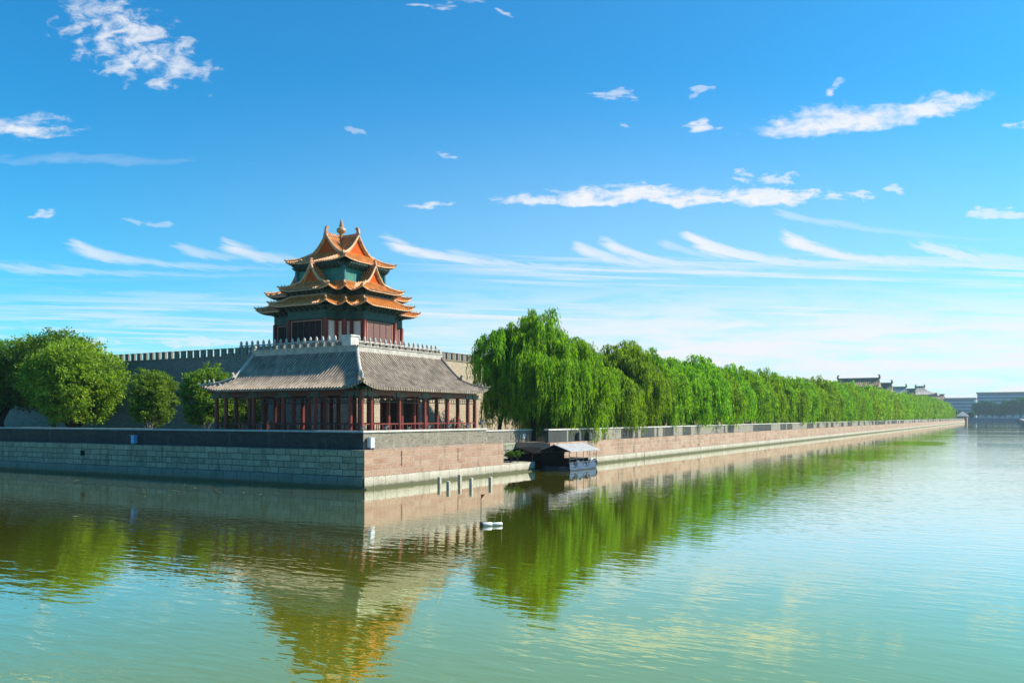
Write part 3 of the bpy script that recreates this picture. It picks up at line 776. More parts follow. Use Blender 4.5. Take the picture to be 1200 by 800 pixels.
for sgn in (0, 1):
    a, c = ('x', 'y') if sgn == 0 else ('y', 'x')
    bay(a, -4.30, -4.0, -3.35, 1, M['lattice_white'])
    bay(c, -3.04, -6.05, -4.75, 1, M['lattice_white'])
    bay(a, -4.30, 3.3, 4.0, 1, M['lattice_dark'] if sgn == 0 else M['lattice_red'])
    bay(a, -3.04, 4.8, 8.5, 3, M['lattice_dark'] if sgn == 0 else M['lattice_red'])
def brackets(poly, z0, steps, sp=.5):
    mb = MB()
    P_ = [np.array(p) for p in poly]; n = len(P_)
    for i in range(n):
        a, c = P_[i], P_[(i+1) % n]; L = np.linalg.norm(c-a); u = (c-a)/L; nn = np.array([u[1], -u[0]])
        k = max(1, int(L/sp)); st = L/k
        for j in range(k):
            m_ = a+u*(j+.5)*st
            for q, (o, z, w, h) in enumerate(steps):
                p0 = m_+nn*(-.2); p1 = m_+nn*o
                mb.obox((p0[0],p0[1],z0+z+h/2), (p1[0],p1[1],z0+z+h/2), w*st, h)
                e0_ = p1-u*st*w*.75; e1_ = p1+u*st*w*.75
                mb.obox((e0_[0],e0_[1],z0+z+h*.75), (e1_[0],e1_[1],z0+z+h*.75), .12, h*.6)
    return mb
ST = [(.35, 0, .34, .2), (.75, .22, .4, .2), (1.15, .44, .46, .2)]
b = brackets(cross(4.40, 3.14, 6.54, 9.04), 19.46, ST, .8); T(b).build('bracket_band', M['bracket'], tw)
b = MB(); b.prism(cross(4.25, 3.0, 6.35, 8.85), 19.4, 21.2); T(b).build('frieze', M['soffit_green'], tw)
def tier(outer, inner, ze, zi, a, lift, sp=.42, name='lower_roof', rib=.13, RL=1.9, ridges=None):
    rf, sf, hr, hrs = MB(), MB(), MB(), []
    n = len(outer)
    lift *= .68
    for i in range(n):
        j = (i+1) % n
        L = math.dist(outer[i], outer[j])
        patch(rf, sf, outer[i], outer[j], inner[i], inner[j], ze, zi, a, sp, lift if CONV[i % 20 if n == 20 else 0] or n == 4 else 0,
              lift if n == 4 or CONV[j] else 0, min(RL, max(L, .8)), None, None, rib, 8, .15, None, hr)
        if n == 4 or CONV[i]: hrs.append(MB()); hip(hrs[-1], inner[i], outer[i], ze, zi, a, lift, .14, .12, 0, 1, None, 2, 8, .16, .6)
    rfo = T(rf).build(name, [M['tile_gold'], M['tile_gold_trough']], tw)
    T(sf).build('eave_soffit', M['soffit_green'], rfo)
    T(hr).build('eave_edge', M['ridge_gold'], rfo)
    for h_ in hrs: T(h_).build('hip_ridge', M['ridge_gold'], rfo)
    return rfo
r1 = tier(cross(6.2, 4.85, 8.3, 10.8), cross(4.2, 2.95, 6.3, 8.8), 20.05, 21.35, .6, .62)
tr = MB()
pl = cross(4.15, 2.9, 6.25, 8.75)
for i in range(20):
    p, q = pl[i], pl[(i+1) % 20]; tr.obox((*p, 21.40), (*q, 21.40), .3, .26)
T(tr).build('wall_ridge', M['ridge_brown'], r1)
# second tier
b = MB(); b.prism(cross(4.05, 2.8, 6.1, 8.6), 21.2, 22.6); T(b).build('second_frieze', M['soffit_green'], tw)
b = brackets(cross(4.10, 2.85, 6.15, 8.65), 21.62, [(.3,0,.36,.17),(.65,.19,.42,.17),(1.0,.38,.48,.15)], .8); T(b).build('bracket_band', M['bracket'], tw)
GH = 1.75
r2 = tier(cross(5.5, 4.2, 7.15, 9.6), cross(4.0, GH, 5.6, 8.0), 22.1, 23.35, .62, .62, name='middle_roof')
ZW = 25.55
def gable_roof(parent, axis, sgn, r0, r1_, half, zr, zb, a=.45, name='gable_roof', boards=True):
    """a gabled roof with its ridge running outward from r0 to r1_ along axis*sgn"""
    rf, gd, rk, rg = MB(), MB(), MB(), MB()
    e0, e1 = (r0, half), (r1_, half)
    for s in (1, -1):
        patch(rf, None, (r0, s*half), (r1_, s*half), (r0, 0), (r1_, 0), zb, zr, a, .42, 0, 0, 1, None, None, .12, 8, .12)
    qs = np.linspace(0, 1, 9)
    zz = lambda q: prof(q, zr, zb, a)
    gp = [(-half*q, zz(q)-.14) for q in qs[::-1]]+[(half*q, zz(q)-.14) for q in qs[1:]]
    n = len(gp); xi = r1_-.22
    gd.add([(xi, y, z) for y, z in gp]+[(xi-.3, y, z) for y, z in gp], [tuple(range(n)), tuple(range(n,2*n))]+[(i,(i+1)%n,n+(i+1)%n,n+i) for i in range(n)])
    for s in (1, -1):
        pth = [(r1_+.02, s*half*q, zz(q)+.1) for q in np.linspace(0, 1.12, 10)]
        rk.tube(pth, .15, 6)
        bd = [(r1_-.10, s*half*q, zz(q)-.12) for q in np.linspace(0, 1., 10)]
        for p, q in zip(bd[:-1], bd[1:]): rk.obox(p, q, .10, .26)
    rg.box(min(r0,r1_), max(r0,r1_), -.15, .15, zr-.05, zr+.34)
    dragon(rg, r1_+.05, 0, zr+.05, -1, 0, .95 if boards else .7)
    for m_ in (rf, gd, rk, rg):
        if axis == 'x': m_.v = [(x*sgn, y, z) for x, y, z in m_.v]
        else: m_.v = [(y, x*sgn, z) for x, y, z in m_.v]
        T(m_)
    o = rf.build(name, [M['tile_gold'], M['tile_gold_trough']], tw)
    gd.build('gable_panel', M['gable_red'], o); rk.build('rake_ridge', M['ridge_gold'], o); rg.build('ridge_ornament', M['ridge_brown'], o)
    return o
for axis in 'xy':
    gable_roof(r2, axis, -1, 3.6, 5.8, GH, ZW-.1, 23.22, .45, boards=False)
    gable_roof(r2, axis, 1, 3.6, 8.15, GH, ZW-.1, 23.22, .45, boards=False)
# drum and top roof
b = MB(); b.box(-4.0, 4.0, -4.0, 4.0, 22.6, 25.3); T(b).build('drum_wall', M['drum_teal'], tw)
for sx in (-1, 1):
    for sy in (-1, 1):
        b = MB(); b.lathe([(.26,0),(.24,2.6)], (4.0*sx, 4.0*sy, 22.7), 10); T(b).build('corner_post', M['painted_beam_blue'], tw)
sq = lambda e: [(-e,-e),(e,-e),(e,e),(-e,e)]
b = brackets(sq(4.05), 25.0, [(.3,0,.36,.2),(.65,.22,.42,.2),(.95,.44,.48,.2)], .5); T(b).build('bracket_band', M['bracket'], tw)
b = MB(); b.box(-3.9, 3.9, -3.9, 3.9, 25.3, 26.3); T(b).build('upper_frieze', M['soffit_green'], tw)
r3 = tier(sq(5.05), sq(2.75), 25.95, 27.35, .62, .55, name='upper_roof', RL=3.0)
for axis in 'xy':
    for sgn in (-1, 1): gable_roof(r3, axis, sgn, 0, 2.95, 2.6, 29.75, 27.2, .42)
f = MB()
f.box(-.42, .42, -.42, .42, 29.6, 30.1)
f.lathe([(.30,30.1),(.46,30.18),(.26,30.3),(.30,30.36),(.60,30.62),(.66,30.85),(.55,31.1),(.28,31.26),(.22,31.34),(.38,31.42),(.20,31.52),(.30,31.62),(.17,31.74),(.24,31.84),(.12,31.98),(.15,32.1),(.03,32.4)], (0,0,0), 16)
T(f).build('finial', M['gilt'], tw)
# marble railing round the terrace
BO = 9.0
bal = thing('marble_balustrade', 'white marble balustrade with carved posts round the foot of the tower', 'balustrade', (TX-BO, TY-BO, 13.95))
b = MB()
for z0, z1, w in ((14.1, 14.4, .16), (14.5, 15.0, .05), (15.1, 15.24, .11)):
    b.box(TX-BO-w, TX-BO+w, TY-BO, TY+9.0, z0, z1); b.box(TX-BO, TX+9.0, TY-BO-w+.002, TY-BO+w+.002, z0-.002, z1-.002)
b.build('rail', M['marble'], bal)
pm = MB(); pm.box(-.17, .17, -.17, .17, 0, 1.3); pm.lathe([(.10,1.3),(.16,1.36),(.18,1.5),(.15,1.68),(.08,1.8),(.03,1.86)], (0,0,0), 10)
post = pm.build('post', M['marble'], bal, local=True)
k = 0
for i in range(19):
    for ax in (0, 1):
        if ax and i == 0: continue
        o = post if k == 0 else post.copy()
        if k: C.objects.link(o); o.parent = bal
        o.location = (0, i*1.0, 0) if ax == 0 else (i*1.0, 0, 0); k += 1
# ================================================================== TREES
def quads_mesh(name, V4, m):
    """V4: (n,4,3) leaf quads"""
    n = len(V4); me = bpy.data.meshes.new(name)
    me.vertices.add(n*4); me.vertices.foreach_set('co', V4.astype(np.float32).ravel())
    me.loops.add(n*4); me.loops.foreach_set('vertex_index', np.arange(n*4, dtype=np.int32))
    me.polygons.add(n); me.polygons.foreach_set('loop_start', np.arange(0, n*4, 4, dtype=np.int32))
    me.update(calc_edges=True); me.validate(); me.materials.append(m)
    return me
def limbs(rng, base_h, r0, tips, seed, lean=.3):
    mb = MB()
    top = np.array([rng.normal()*lean, rng.normal()*lean, base_h])
    mb.tube([(0,0,-.3),(0,0,.25),tuple(top*.5+rng.normal(size=3)*.08),tuple(top)], [r0*1.35, r0, r0*.85, r0*.72], 9)
    for tp in tips:
        st = top*np.array([1,1,rng.uniform(.72, 1.)])
        md = st*.5+tp*.5+np.array([0,0,.12*np.linalg.norm(tp-st)])+rng.normal(size=3)*.25
        mb.tube([tuple(st), tuple(st*.72+md*.28), tuple(md), tuple(tp)], [r0*.5, r0*.36, r0*.22, r0*.06], 6)
    return mb
def frames(rng, n, tilt=None):
    d = rng.normal(size=(n,3)); d /= np.linalg.norm(d, axis=1)[:,None]
    r = rng.normal(size=(n,3)); s = np.cross(d, r); s /= np.linalg.norm(s, axis=1)[:,None]
    return d, s
def leaf_quads(P, D, Sd, ln, w):
    ln = np.asarray(ln).reshape(-1,1) if np.ndim(ln) else ln; w = np.asarray(w).reshape(-1,1) if np.ndim(w) else w
    a = P-D*ln*.5; c = P+D*ln*.5; b = P+Sd*w*.5-D*ln*.05; e = P-Sd*w*.5-D*ln*.05
    return np.stack([a, b, c, e], axis=1)
def broadleaf(seed, H, RX, trunk_h, nl, n_leaf, leaf, lo=.28):
    rng = np.random.default_rng(seed)
    lobes = []
    cz = (H+trunk_h)/2+.3; hz = (H-trunk_h)/2
    for i in range(nl):
        th = i*2.39996+rng.uniform(-.4,.4); zz = -0.85+1.75*((i+.5)/nl)+rng.uniform(-.1,.1)
        rr = math.sqrt(max(.05, 1-min(1,abs(zz))**2.2))*(.62 if zz < .75 else .35)
        rad = RX*rng.uniform(.25,.40)
        lobes.append((np.array([math.cos(th)*RX*rr*rng.uniform(.8,1.12), math.sin(th)*RX*rr*rng.uniform(.8,1.12), cz+hz*.74*zz]), rad))
    lobes.append((np.array([0,0,cz+hz*.1]), RX*.5))
    tips = [c for c, r in lobes[::2]]
    wts = np.array([r**2 for _, r in lobes]); wts /= wts.sum()
    Ps = []
    for (c, r), w in zip(lobes, wts):
        nc = max(6, int(n_leaf*w/26))
        d = rng.normal(size=(nc,3)); d /= np.linalg.norm(d, axis=1)[:,None]
        cc = c+d*r*np.power(rng.uniform(.3,1.12,size=(nc,1)), .5)*np.array([1,1,.85])
        cc = cc[rng.uniform(size=nc) > .06]
        Ps.append((cc[:,None,:]+rng.normal(size=(len(cc),26,3))*np.array([.24,.24,.15])*RX/4.5).reshape(-1,3))
    P = np.concatenate(Ps); P = P[P[:,2] > trunk_h*lo+.2]
    D, Sd = frames(rng, len(P)); D[:,2] -= .35; D /= np.linalg.norm(D, axis=1)[:,None]
    Sd = np.cross(D, rng.normal(size=(len(P),3))); Sd /= np.linalg.norm(Sd, axis=1)[:,None]
    q = leaf_quads(P, D, Sd, leaf*rng.uniform(.7,1.4,len(P)), leaf*.62*rng.uniform(.7,1.3,len(P)))
    return q, limbs(rng, trunk_h, RX*.055+.05, tips, seed)
def willow(seed, H, RX, nt, per, step, lw, ll, zmin=1.3, thin=False):
    """arching limbs tipped with sprays of hanging withies, each set with narrow leaves"""
    rng = np.random.default_rng(seed)
    tips = []
    for i in range(nt):
        r = math.sqrt((i+.5)/nt); th = i*2.39996+rng.uniform(-.5,.5)
        z = H*(1-.36*r**2.4)-rng.uniform(0, 2.4)
        if rng.uniform() < .16 and r < .8: z += rng.uniform(.3, 1.2)
        tips.append(np.array([math.cos(th)*RX*r*rng.uniform(.78,1.08), math.sin(th)*RX*r*rng.uniform(.78,1.08), min(z, H*1.02)]))
    for i in range(0 if thin else int(nt*.95)):       # lower tiers that fill the skirts
        r = rng.uniform(.5,1.02); th = rng.uniform(0, 2*math.pi)
        tips.append(np.array([math.cos(th)*RX*r, math.sin(th)*RX*r, H*rng.uniform(.32,.68)]))
    Ps, Ds = [], []
    for tp in tips:
        out = np.array([tp[0], tp[1], 0]); ro = np.linalg.norm(out)+1e-6; out /= ro
        rt = rng.uniform(.55,1.25)*RX/6.5
        ax = out*rng.uniform(.3,1.)+rng.normal(size=3)*np.array([.5,.5,0]); 
        Lc = rng.uniform(1.5, 5.2)*H/14
        for k in range(per):
            # withies leave the last stretch of an arching twig, not one point
            u = rng.uniform(-1.2, 1.)
            st = tp+ax*u*rt*.9+np.array([0,0,-.32*u*u*(1.5 if u > 0 else .7)])+rng.normal(size=3)*np.array([.28,.28,.12])*RX/6.5
            L = Lc*rng.uniform(.35,1.25)
            end = max(zmin+rng.uniform(-.6,1.8)+(1.6-1.6*min(1, ro/RX)), st[2]-L)
            n = int((st[2]-end)/step)
            if n < 2: continue
            s = np.linspace(0, 1, n)[:,None]*(st[2]-end)
            side = rng.normal(size=3)*np.array([.35,.35,0])+out*.25
            p = st+side*(1-np.exp(-s/.7))+rng.normal(size=3)*np.array([.13,.13,0])*(s/4)**2+np.concatenate([np.zeros((n,2)), -s+.22*(1-np.exp(-s/.5))], axis=1)
            p = p+rng.normal(size=p.shape)*np.array([.055,.055,.05])
            Ps.append(p); dd = np.tile([0,0,-1.], (n,1))+rng.normal(size=(n,3))*np.array([.32,.32,.1])+side*np.exp(-s/.6)
            Ds.append(dd)
    P = np.concatenate(Ps); D = np.concatenate(Ds); D /= np.linalg.norm(D, axis=1)[:,None]
    r = rng.normal(size=P.shape); Sd = np.cross(D, r); Sd /= np.linalg.norm(Sd, axis=1)[:,None]
    q = leaf_quads(P, D, Sd, ll*rng.uniform(.7,1.35,len(P)), lw*rng.uniform(.7,1.3,len(P)))
    return q, limbs(rng, H*.30, .05*RX+.08, [t_*np.array([.85,.85,.95]) for t_ in tips[:nt:3]], seed, .5)
class Kind:
    def __init__(s, q, lm, leaf_m, bark_m):
        s.me = quads_mesh('crown', q, leaf_m); s.lm = lm; s.bark = bark_m; s.tm = None
    def plant(s, name, label, cat, loc, rot=0., sc=1., group=None, scz=None):
        t = thing(name, label, cat, loc, group)
        t.rotation_euler = (0, 0, rot); t.scale = (sc, sc, scz or sc)
        if s.tm is None:
            o = s.lm.build('trunk', s.bark, t, local=True); s.tm = o.data
        else:
            o = bpy.data.objects.new('trunk', s.tm); C.objects.link(o); o.parent = t
        c = bpy.data.objects.new('crown', s.me); C.objects.link(c); c.parent = t
        return t
GZ = 3.0
# --- round trees behind the shaded parapet
k_big = Kind(*broadleaf(11, 12.2, 6.4, 1.5, 40, 62000, .30, .15), M['leaf_bright'], M['bark_dark'])
k_dark = Kind(*broadleaf(12, 13.6, 6.6, 2.8, 32, 46000, .30, .3), M['leaf_dark'], M['bark_dark'])
k_s1 = Kind(*broadleaf(13, 8.5, 3.1, .7, 24, 27000, .21), M['leaf_mid'], M['bark_pale'])
k_s2 = Kind(*broadleaf(14, 8.6, 3.1, 1.25, 24, 27000, .21), M['leaf_mid'], M['bark_pale'])
k_big.plant('shade_tree', 'big bright yellow-green leafy tree, sunlit, in front of a darker one', 'tree', (8.2, 52.5, GZ), .4)
k_dark.plant('shade_tree', 'tall dark green leafy tree rising behind the bright yellow-green one', 'tree', (13.2, 64.0, GZ), 1.1, 1.08)
k_dark.plant('shade_tree', 'dark leafy tree cut off by the edge of the picture', 'tree', (10.0, 71.5, GZ), 2.9, 1.0)
k_s1.plant('small_tree', 'small rounded green tree standing alone before the shaded city wall', 'tree', (8.4, 38.0, GZ), .3, 1.02)
k_s2.plant('small_tree', 'small green tree with pale slender trunk beside the gallery roof end', 'tree', (8.6, 29.2, GZ), 1.9, 1.03)
k_s1.plant('small_tree', 'small dark tree half hidden behind the gallery end and its pale-trunked neighbour', 'tree', (13.5, 29.8, GZ), 2.4, .9)
# --- willows along the sunny bank
near = [Kind(*willow(21, 15.6, 7.0, 110, 34, .17, .12, .42, .75), M['willow_leaf'], M['bark_dark']),
        Kind(*willow(22, 14.2, 6.6, 100, 32, .18, .125, .42, .75), M['willow_leaf'], M['bark_dark'])]
k_trail = Kind(*willow(23, 14.2, 6.8, 104, 34, .17, .12, .42, -.5), M['willow_leaf'], M['bark_dark'])
midk = [Kind(*willow(30+i, 14.4, 6.6, 84, 20, .26, .17, .5, .75), M['willow_leaf'], M['bark_dark']) for i in range(3)]
fark = [Kind(*willow(40+i, 14.4, 6.8, 60, 9, .55, .34, .9, 1.1), M['willow_leaf'], M['bark_dark']) for i in range(3)]
def z_at(px, py, y):        # height of a sight line at bearing px where it crosses the row at y
    k = (px-600)/1010; d = (FW[0]+k*RT[0], FW[1]+k*RT[1]); q = (y-CAM[1])/d[1]
    return CAM[0]+d[0]*q, CAM[2]+(488.5-py)*q/1010
sky_line = [(x_, z_) for x_, z_ in (z_at(px, py, 6.) for px, py in ((600,372),(640,370),(690,392),(745,403),(800,410),(850,424),(900,432),(950,440),(1000,448),(1050,456),(1085,462),(1112,470)))]
def crown_top(x): return float(np.interp(x, [p[0] for p in sky_line], [p[1] for p in sky_line]))
rng = np.random.default_rng(5)
WG = 'weeping willows along the sunny moat bank'
k_thin = Kind(*willow(71, 13.5, 3.7, 26, 24, .17, .12, .42, 5.0, True), M['willow_leaf'], M['bark_dark'])
k_thin.plant('willow_tree', 'slim light willow at the near end of the row, closest to the gallery roof', 'tree', (35.6, 8.6, GZ), .8, 1., WG, 1.12)
W_first = [
 (40.0, 6.0, 'tallest weeping willow of the row, its peaked crown standing above all the others', 0),
 (46.8, 5.0, 'broad weeping willow whose trailing tips hang over the parapet behind the awning boat', 1),
 (58.0, 5.0, 'lower rounded weeping willow, second clump along from the awning boat', 1),
 (69.5, 6.4, 'weeping willow beyond the low rounded one, with a gap of dark shade under it', 0),
 (80.5, 6.2, 'dense weeping willow over the parapet, third tall crown from the gallery', 1),
 (91.5, 6.6, 'full weeping willow midway between the gallery and the far roofs, near half of the row', 0)]
for i, (x, y, lab, kd) in enumerate(W_first):
    kk = near[kd] if i != 1 else k_trail; Hk = (15.6, 14.2)[kd]
    top = [19.3, 17.0, 13.9, 17.7, 17.2, 16.6][i]
    kk.plant('willow_tree', lab, 'tree', (x, y, GZ), [0.5, 2.2, 4.0, 1.2, 5.2, 3.3][i], [.86, .94, .88, .98, .98, .98][i], WG, (top-GZ)/Hk)
x = 102.; i = 0
while x < 800:
    top = crown_top(x)*.965+rng.uniform(-1.5, .7)
    kk = midk[i % 3] if x < 300 else fark[i % 3]
    sc = rng.uniform(.76, 1.0)*(1 if x < 300 else 1.08)
    lab = 'mid-row weeping willow merging with its neighbours over the receding parapet' if x < 300 else 'distant weeping willow in the unbroken green mass towards the far roofs'
    kk.plant('willow_tree', lab, 'tree', (x, 5.6+rng.uniform(-.7,.7), GZ), rng.uniform(0, 6.28), sc, WG if x < 300 else 'distant willows on the sunny moat bank', (top-GZ)/14.4)
    x += rng.uniform(9.5, 11.5)*(1 if x < 300 else 1.08); i += 1
bush = Kind(*broadleaf(51, 1.5, .95, .25, 7, 1500, .16), M['leaf_dark'], M['bark_dark'])
for x, y, lab in ((25.6, .9, 'low dark shrub on the landing ledge nearest the pink wall end'), (26.9, .6, 'low dark shrub on the landing ledge nearest the awning boat')):
    bush.plant('shrub', lab, 'shrub', (x, y, 1.0), x, .8)
# --- trees at the far end
kf = Kind(*broadleaf(61, 24, 10.5, 2, 24, 9000, 1.5, .2), M['leaf_far'], M['bark_dark'])
for px, h, sc in ((1118, 14, .55), (1127, 12, .5), (1138, 10, .5), (1146, 24, .9), (1155, 26, 1.), (1163, 24, .95), (1171, 15, .7), (1178, 26, .95), (1187, 27, 1.), (1196, 30, 1.1), (1207, 30, 1.1)):
    k_ = (px-600)/1010; d0 = (FW[0]+k_*RT[0], FW[1]+k_*RT[1]); xx = 1318 if px > 1140 else 1150
    q = (xx-CAM[0])/d0[0]; yy = CAM[1]+d0[1]*q
    kf.plant('far_tree', 'hazy teal tree beyond the far end of the moat', 'tree', (xx, yy, 4.2 if xx > 1300 else 3.0), px*1.7, sc, 'hazy trees at the far end of the moat', h/24)

# ================================================================== FAR BUILDINGS
def hall(name, label, x0, y0, y1, zr, dep, m_body, m_roof, drop=5., gab=True):
    """a palace hall seen across the trees: its ridge runs along y"""
    t = thing(name, label, 'hall', (x0, (y0+y1)/2, 3.0))
    b = MB(); b.box(x0-dep*.7, x0+dep*.7, y0+1, y1-1, 3.0, zr-drop); b.build('wall', m_body, t)
    r_, rg = MB(), MB()
    for s in (1, -1): patch(r_, None, (x0+s*dep, y0), (x0+s*dep, y1), (x0, y0+.5), (x0, y1-.5), zr-drop, zr, .5, 1.2, 1.2, 1.2, 6, None, None, .16, 6, .5)
    for yy in (y0+.5, y1-.5):
        zz = np.linspace(0, 1, 6); pts = [(x0-dep*q, prof(q, zr, zr-drop, .5)-.3) for q in zz[::-1]]+[(x0+dep*q, prof(q, zr, zr-drop, .5)-.3) for q in zz[1:]]
        n = len(pts); rg.add([(px, yy, pz) for px, pz in pts]+[(px, yy-.4, pz) for px, pz in pts], [tuple(range(n)), tuple(range(n,2*n))])
    rf = r_.build('roof', m_roof, t)
    rg.build('gable', m_body, rf)
    rr = MB(); rr.box(x0-.4, x0+.4, y0, y1, zr-.2, zr+.9)
    dragon(rr, x0, y0, zr+.3, 0, 1, 2.2); dragon(rr, x0, y1, zr+.3, 0, -1, 2.2); rr.build('ridge', M['far_brown'], rf)
    return t
hall('palace_hall', 'largest brown-roofed hall above the willows, with a long flat ridge', 530, 26.5, 52, 30.0, 9, M['far_brown'], M['far_brown'], 5)
hall('palace_hall', 'smaller brown hall, gabled end showing beside the long flat ridge', 598, 27, 38, 29.2, 8, M['far_brown'], M['far_brown'], 6)
hall('palace_hall', 'hall with a pale sunlit roof slope between the two brown gables', 700, 28, 46, 29.6, 11, M['far_blue'], M['far_roof_pale'], 7)
hall('palace_hall', 'short brown gable with two ridge ornaments among the far roofs', 775, 28, 40, 30.2, 8, M['far_brown'], M['far_brown'], 7)
t = thing('gate_tower', 'farthest pavilion of the roofline, a pale hipped roof with dark eaves', 'tower', (930, 38, 3))
b = MB(); b.box(918, 942, 27, 49, 3, 28.0); b.build('wall', M['far_blue'], t)
rf = MB()
P4 = [(912,21),(948,21),(948,55),(912,55)]; Q4 = [(924,34),(936,34),(936,42),(924,42)]
for i in range(4): patch(rf, None, P4[i], P4[(i+1)%4], Q4[i], Q4[(i+1)%4], 29.0, 36., .5, 1.4, 1.8, 1.8, 8, None, None, .2, 6, .8)
ro = rf.build('roof', M['far_roof_pale'], t)
b = MB(); b.box(929.3, 930.7, 33.4, 42.6, 35.6, 38.2); dragon(b, 930, 33.4, 37, 0, 1, 2.4); dragon(b, 930, 42.6, 37, 0, -1, 2.4); b.build('ridge', M['far_brown'], ro)
t = thing('palace_hall', 'last low brown roof before the modern block', 'hall', (1120, 36, 3))
b = MB(); b.box(1110, 1130, 29, 45, 3, 27); b.build('wall', M['far_brown'], t)
rf = MB()
for s in (1, -1): patch(rf, None, (1120+s*14, 26), (1120+s*14, 48), (1120, 28), (1120, 46), 27, 33, .5, 1.4, 1, 1, 6, None, None, .2, 6, .8)
ro = rf.build('roof', M['far_brown'], t); b = MB(); b.box(1119.4,1120.6,27,47,33,34.2); b.build('ridge', M['far_brown'], ro)
# gatehouse on the bank's far end
t = thing('gatehouse', 'small pink-walled house with a white roof at the far end of the bank', 'house', (1010, 6, 0))
b = MB(); b.box(1004, 1018, -2, 7.5, -1, 7.0); b.build('wall', M['house_pink'], t)
b = MB()
b.add([(1002.5,-3.2,7),(1019.5,-3.2,7),(1019.5,8.8,7),(1002.5,8.8,7),(1011,2.8,12.4)], [(0,1,4),(1,2,4),(2,3,4),(3,0,4),(3,2,1,0)]); b.build('roof', M['awning'], t)
b = MB(); b.box(1003.9, 1004.1, 1.5, 3.6, 2.5, 5.6); b.build('window', M['far_blue'], t)
# modern blocks across the end of the moat
def block(label, x, y0, y1, z, floors):
    t = thing('modern_building', label, 'building', (x, (y0+y1)/2, 4.2))
    b = MB(); b.box(x, x+60, y0, y1, 4.2, z); b.build('facade', M['far_facade'], t)
    fh = (z-8)/floors
    for i in range(floors):
        b = MB(); b.box(x-.3, x+.2, y0+2, y1-2, 8+i*fh+fh*.3, 8+i*fh+fh*.86); b.build('window_band', M['far_glass'], t)
    b = MB(); b.box(x-1.5, x+62, y0-1.5, y1+1.5, z, z+2.2); b.build('roof_edge', M['far_brown'], t)
block('low modern block with bands of blue glass, just past the palace roofs', 1620, 12, 62, 37, 5)
block('taller modern block with a flat brown roof edge, behind the hazy trees', 1660, -100, 10, 47, 7)
# parked cars on the far quay
def car(loc, m, label, rot):
    t = thing('parked_car', label, 'car', loc, 'cars parked on the far quay'); t.rotation_euler = (0,0,rot)
    b = MB(); pr = [(-2.2,.35),(2.2,.35),(2.25,.8),(1.3,.95),(.7,1.45),(-1.2,1.48),(-1.9,1.0),(-2.25,.9)]
    n = len(pr); b.add([(x,-.85,z) for x,z in pr]+[(x,.85,z) for x,z in pr], [tuple(range(n)), tuple(range(n,2*n))]+[(i,(i+1)%n,n+(i+1)%n,n+i) for i in range(n)]); b.build('body', m, t, local=True)
    b = MB(); pr = [(-1.25,1.0),(1.0,1.0),(.62,1.38),(-1.1,1.40)]; n = 4
    b.add([(x,-.87,z) for x,z in pr]+[(x,.87,z) for x,z in pr], [tuple(range(n)), tuple(range(n,2*n))]+[(i,(i+1)%n,n+(i+1)%n,n+i) for i in range(n)]); b.build('side_window', M['black'], t, local=True)
    for wx in (-1.35, 1.35):
        for wy in (-.8, .8):
            w = MB(); w.tube([(wx, wy-.1, .33), (wx, wy+.1, .33)], .33, 10); w.build('wheel', M['rubber'], t, local=True)
car_px = [(1166, 'car_white'), (1170.5, 'car_silver'), (1175, 'car_white'), (1179, 'car_white'), (1186, 'car_silver'), (1191, 'car_white')]
for px, m in car_px:
    k_ = (px-600)/1010; q = (1304-CAM[0])/(FW[0]+k_*RT[0]); yy = CAM[1]+(FW[1]+k_*RT[1])*q
    car((1304.5, yy, 4.35), M[m], 'pale car parked behind the far embankment wall', R(90))

# ================================================================== THINGS ON THE BANK AND THE WATER
# awning boat
M['hull_dark'] = mat('hull_dark', plain((.02,.03,.05), .6, .3, 3., .2))
bt = thing('awning_boat', 'moored boat with a pale gabled awning on thin posts and blue tarpaulin sides', 'boat', (33.5, -2.3, 0))
X0, X1, Y0, Y1 = 30.0, 37.2, -4.1, -.55
b = MB(); b.prism([(X0-.6,Y0+.9),(X0+.2,Y0),(X1-.2,Y0),(X1+.8,Y0+.9),(X1+.8,Y1-.9),(X1-.2,Y1),(X0+.2,Y1),(X0-.6,Y1-.9)], -.3, .42); b.build('hull', M['hull_dark'], bt)
b = MB(); 
for k in range(14):
    xa = X0+.1+k*(X1-X0-.2)/14; zt_ = .95+.14*math.sin(k*2.1)+.08*math.sin(k*5.3)
    b.add([(xa,Y0-.05,.12),(xa+(X1-X0-.2)/14,Y0-.05,.12),(xa+(X1-X0-.2)/14,Y0+.12+.1*math.sin(k),zt_),(xa,Y0+.1,zt_-.06),(xa,Y0+.5,zt_+.02),(xa+(X1-X0-.2)/14,Y0+.5,zt_-.05)], [(0,1,2,3),(3,2,5,4)])
b.build('tarpaulin', M['tarp_blue'], bt)
RZ, EZ, RY = 2.95, 2.2, (Y0+Y1)/2
b = MB()
for s, ye in ((1, Y0-.35), (-1, Y1+.35)):
    b.add([(X0-.25,RY,RZ),(X1+.25,RY,RZ),(X1+.25,ye,EZ),(X0-.25,ye,EZ),(X0-.25,RY,RZ-.06),(X1+.25,RY,RZ-.06),(X1+.25,ye,EZ-.06),(X0-.25,ye,EZ-.06)], [(0,1,2,3),(4,5,6,7),(2,3,7,6),(0,3,7,4),(1,2,6,5)])
b.build('awning', M['awning'], bt)
b = MB(); b.add([(X0-.2,Y0-.25,EZ-.05),(X0-.2,Y1+.25,EZ-.05),(X0-.2,RY,RZ-.1),(X0-.14,Y0-.25,EZ-.05),(X0-.14,Y1+.25,EZ-.05),(X0-.14,RY,RZ-.1)], [(0,1,2),(3,4,5),(0,1,4,3),(1,2,5,4),(2,0,3,5)]); b.box(X0-.15,X0-.09,Y0+.6,Y1-.05,.5,EZ-.1); b.build('end_curtain', M['black'], bt)
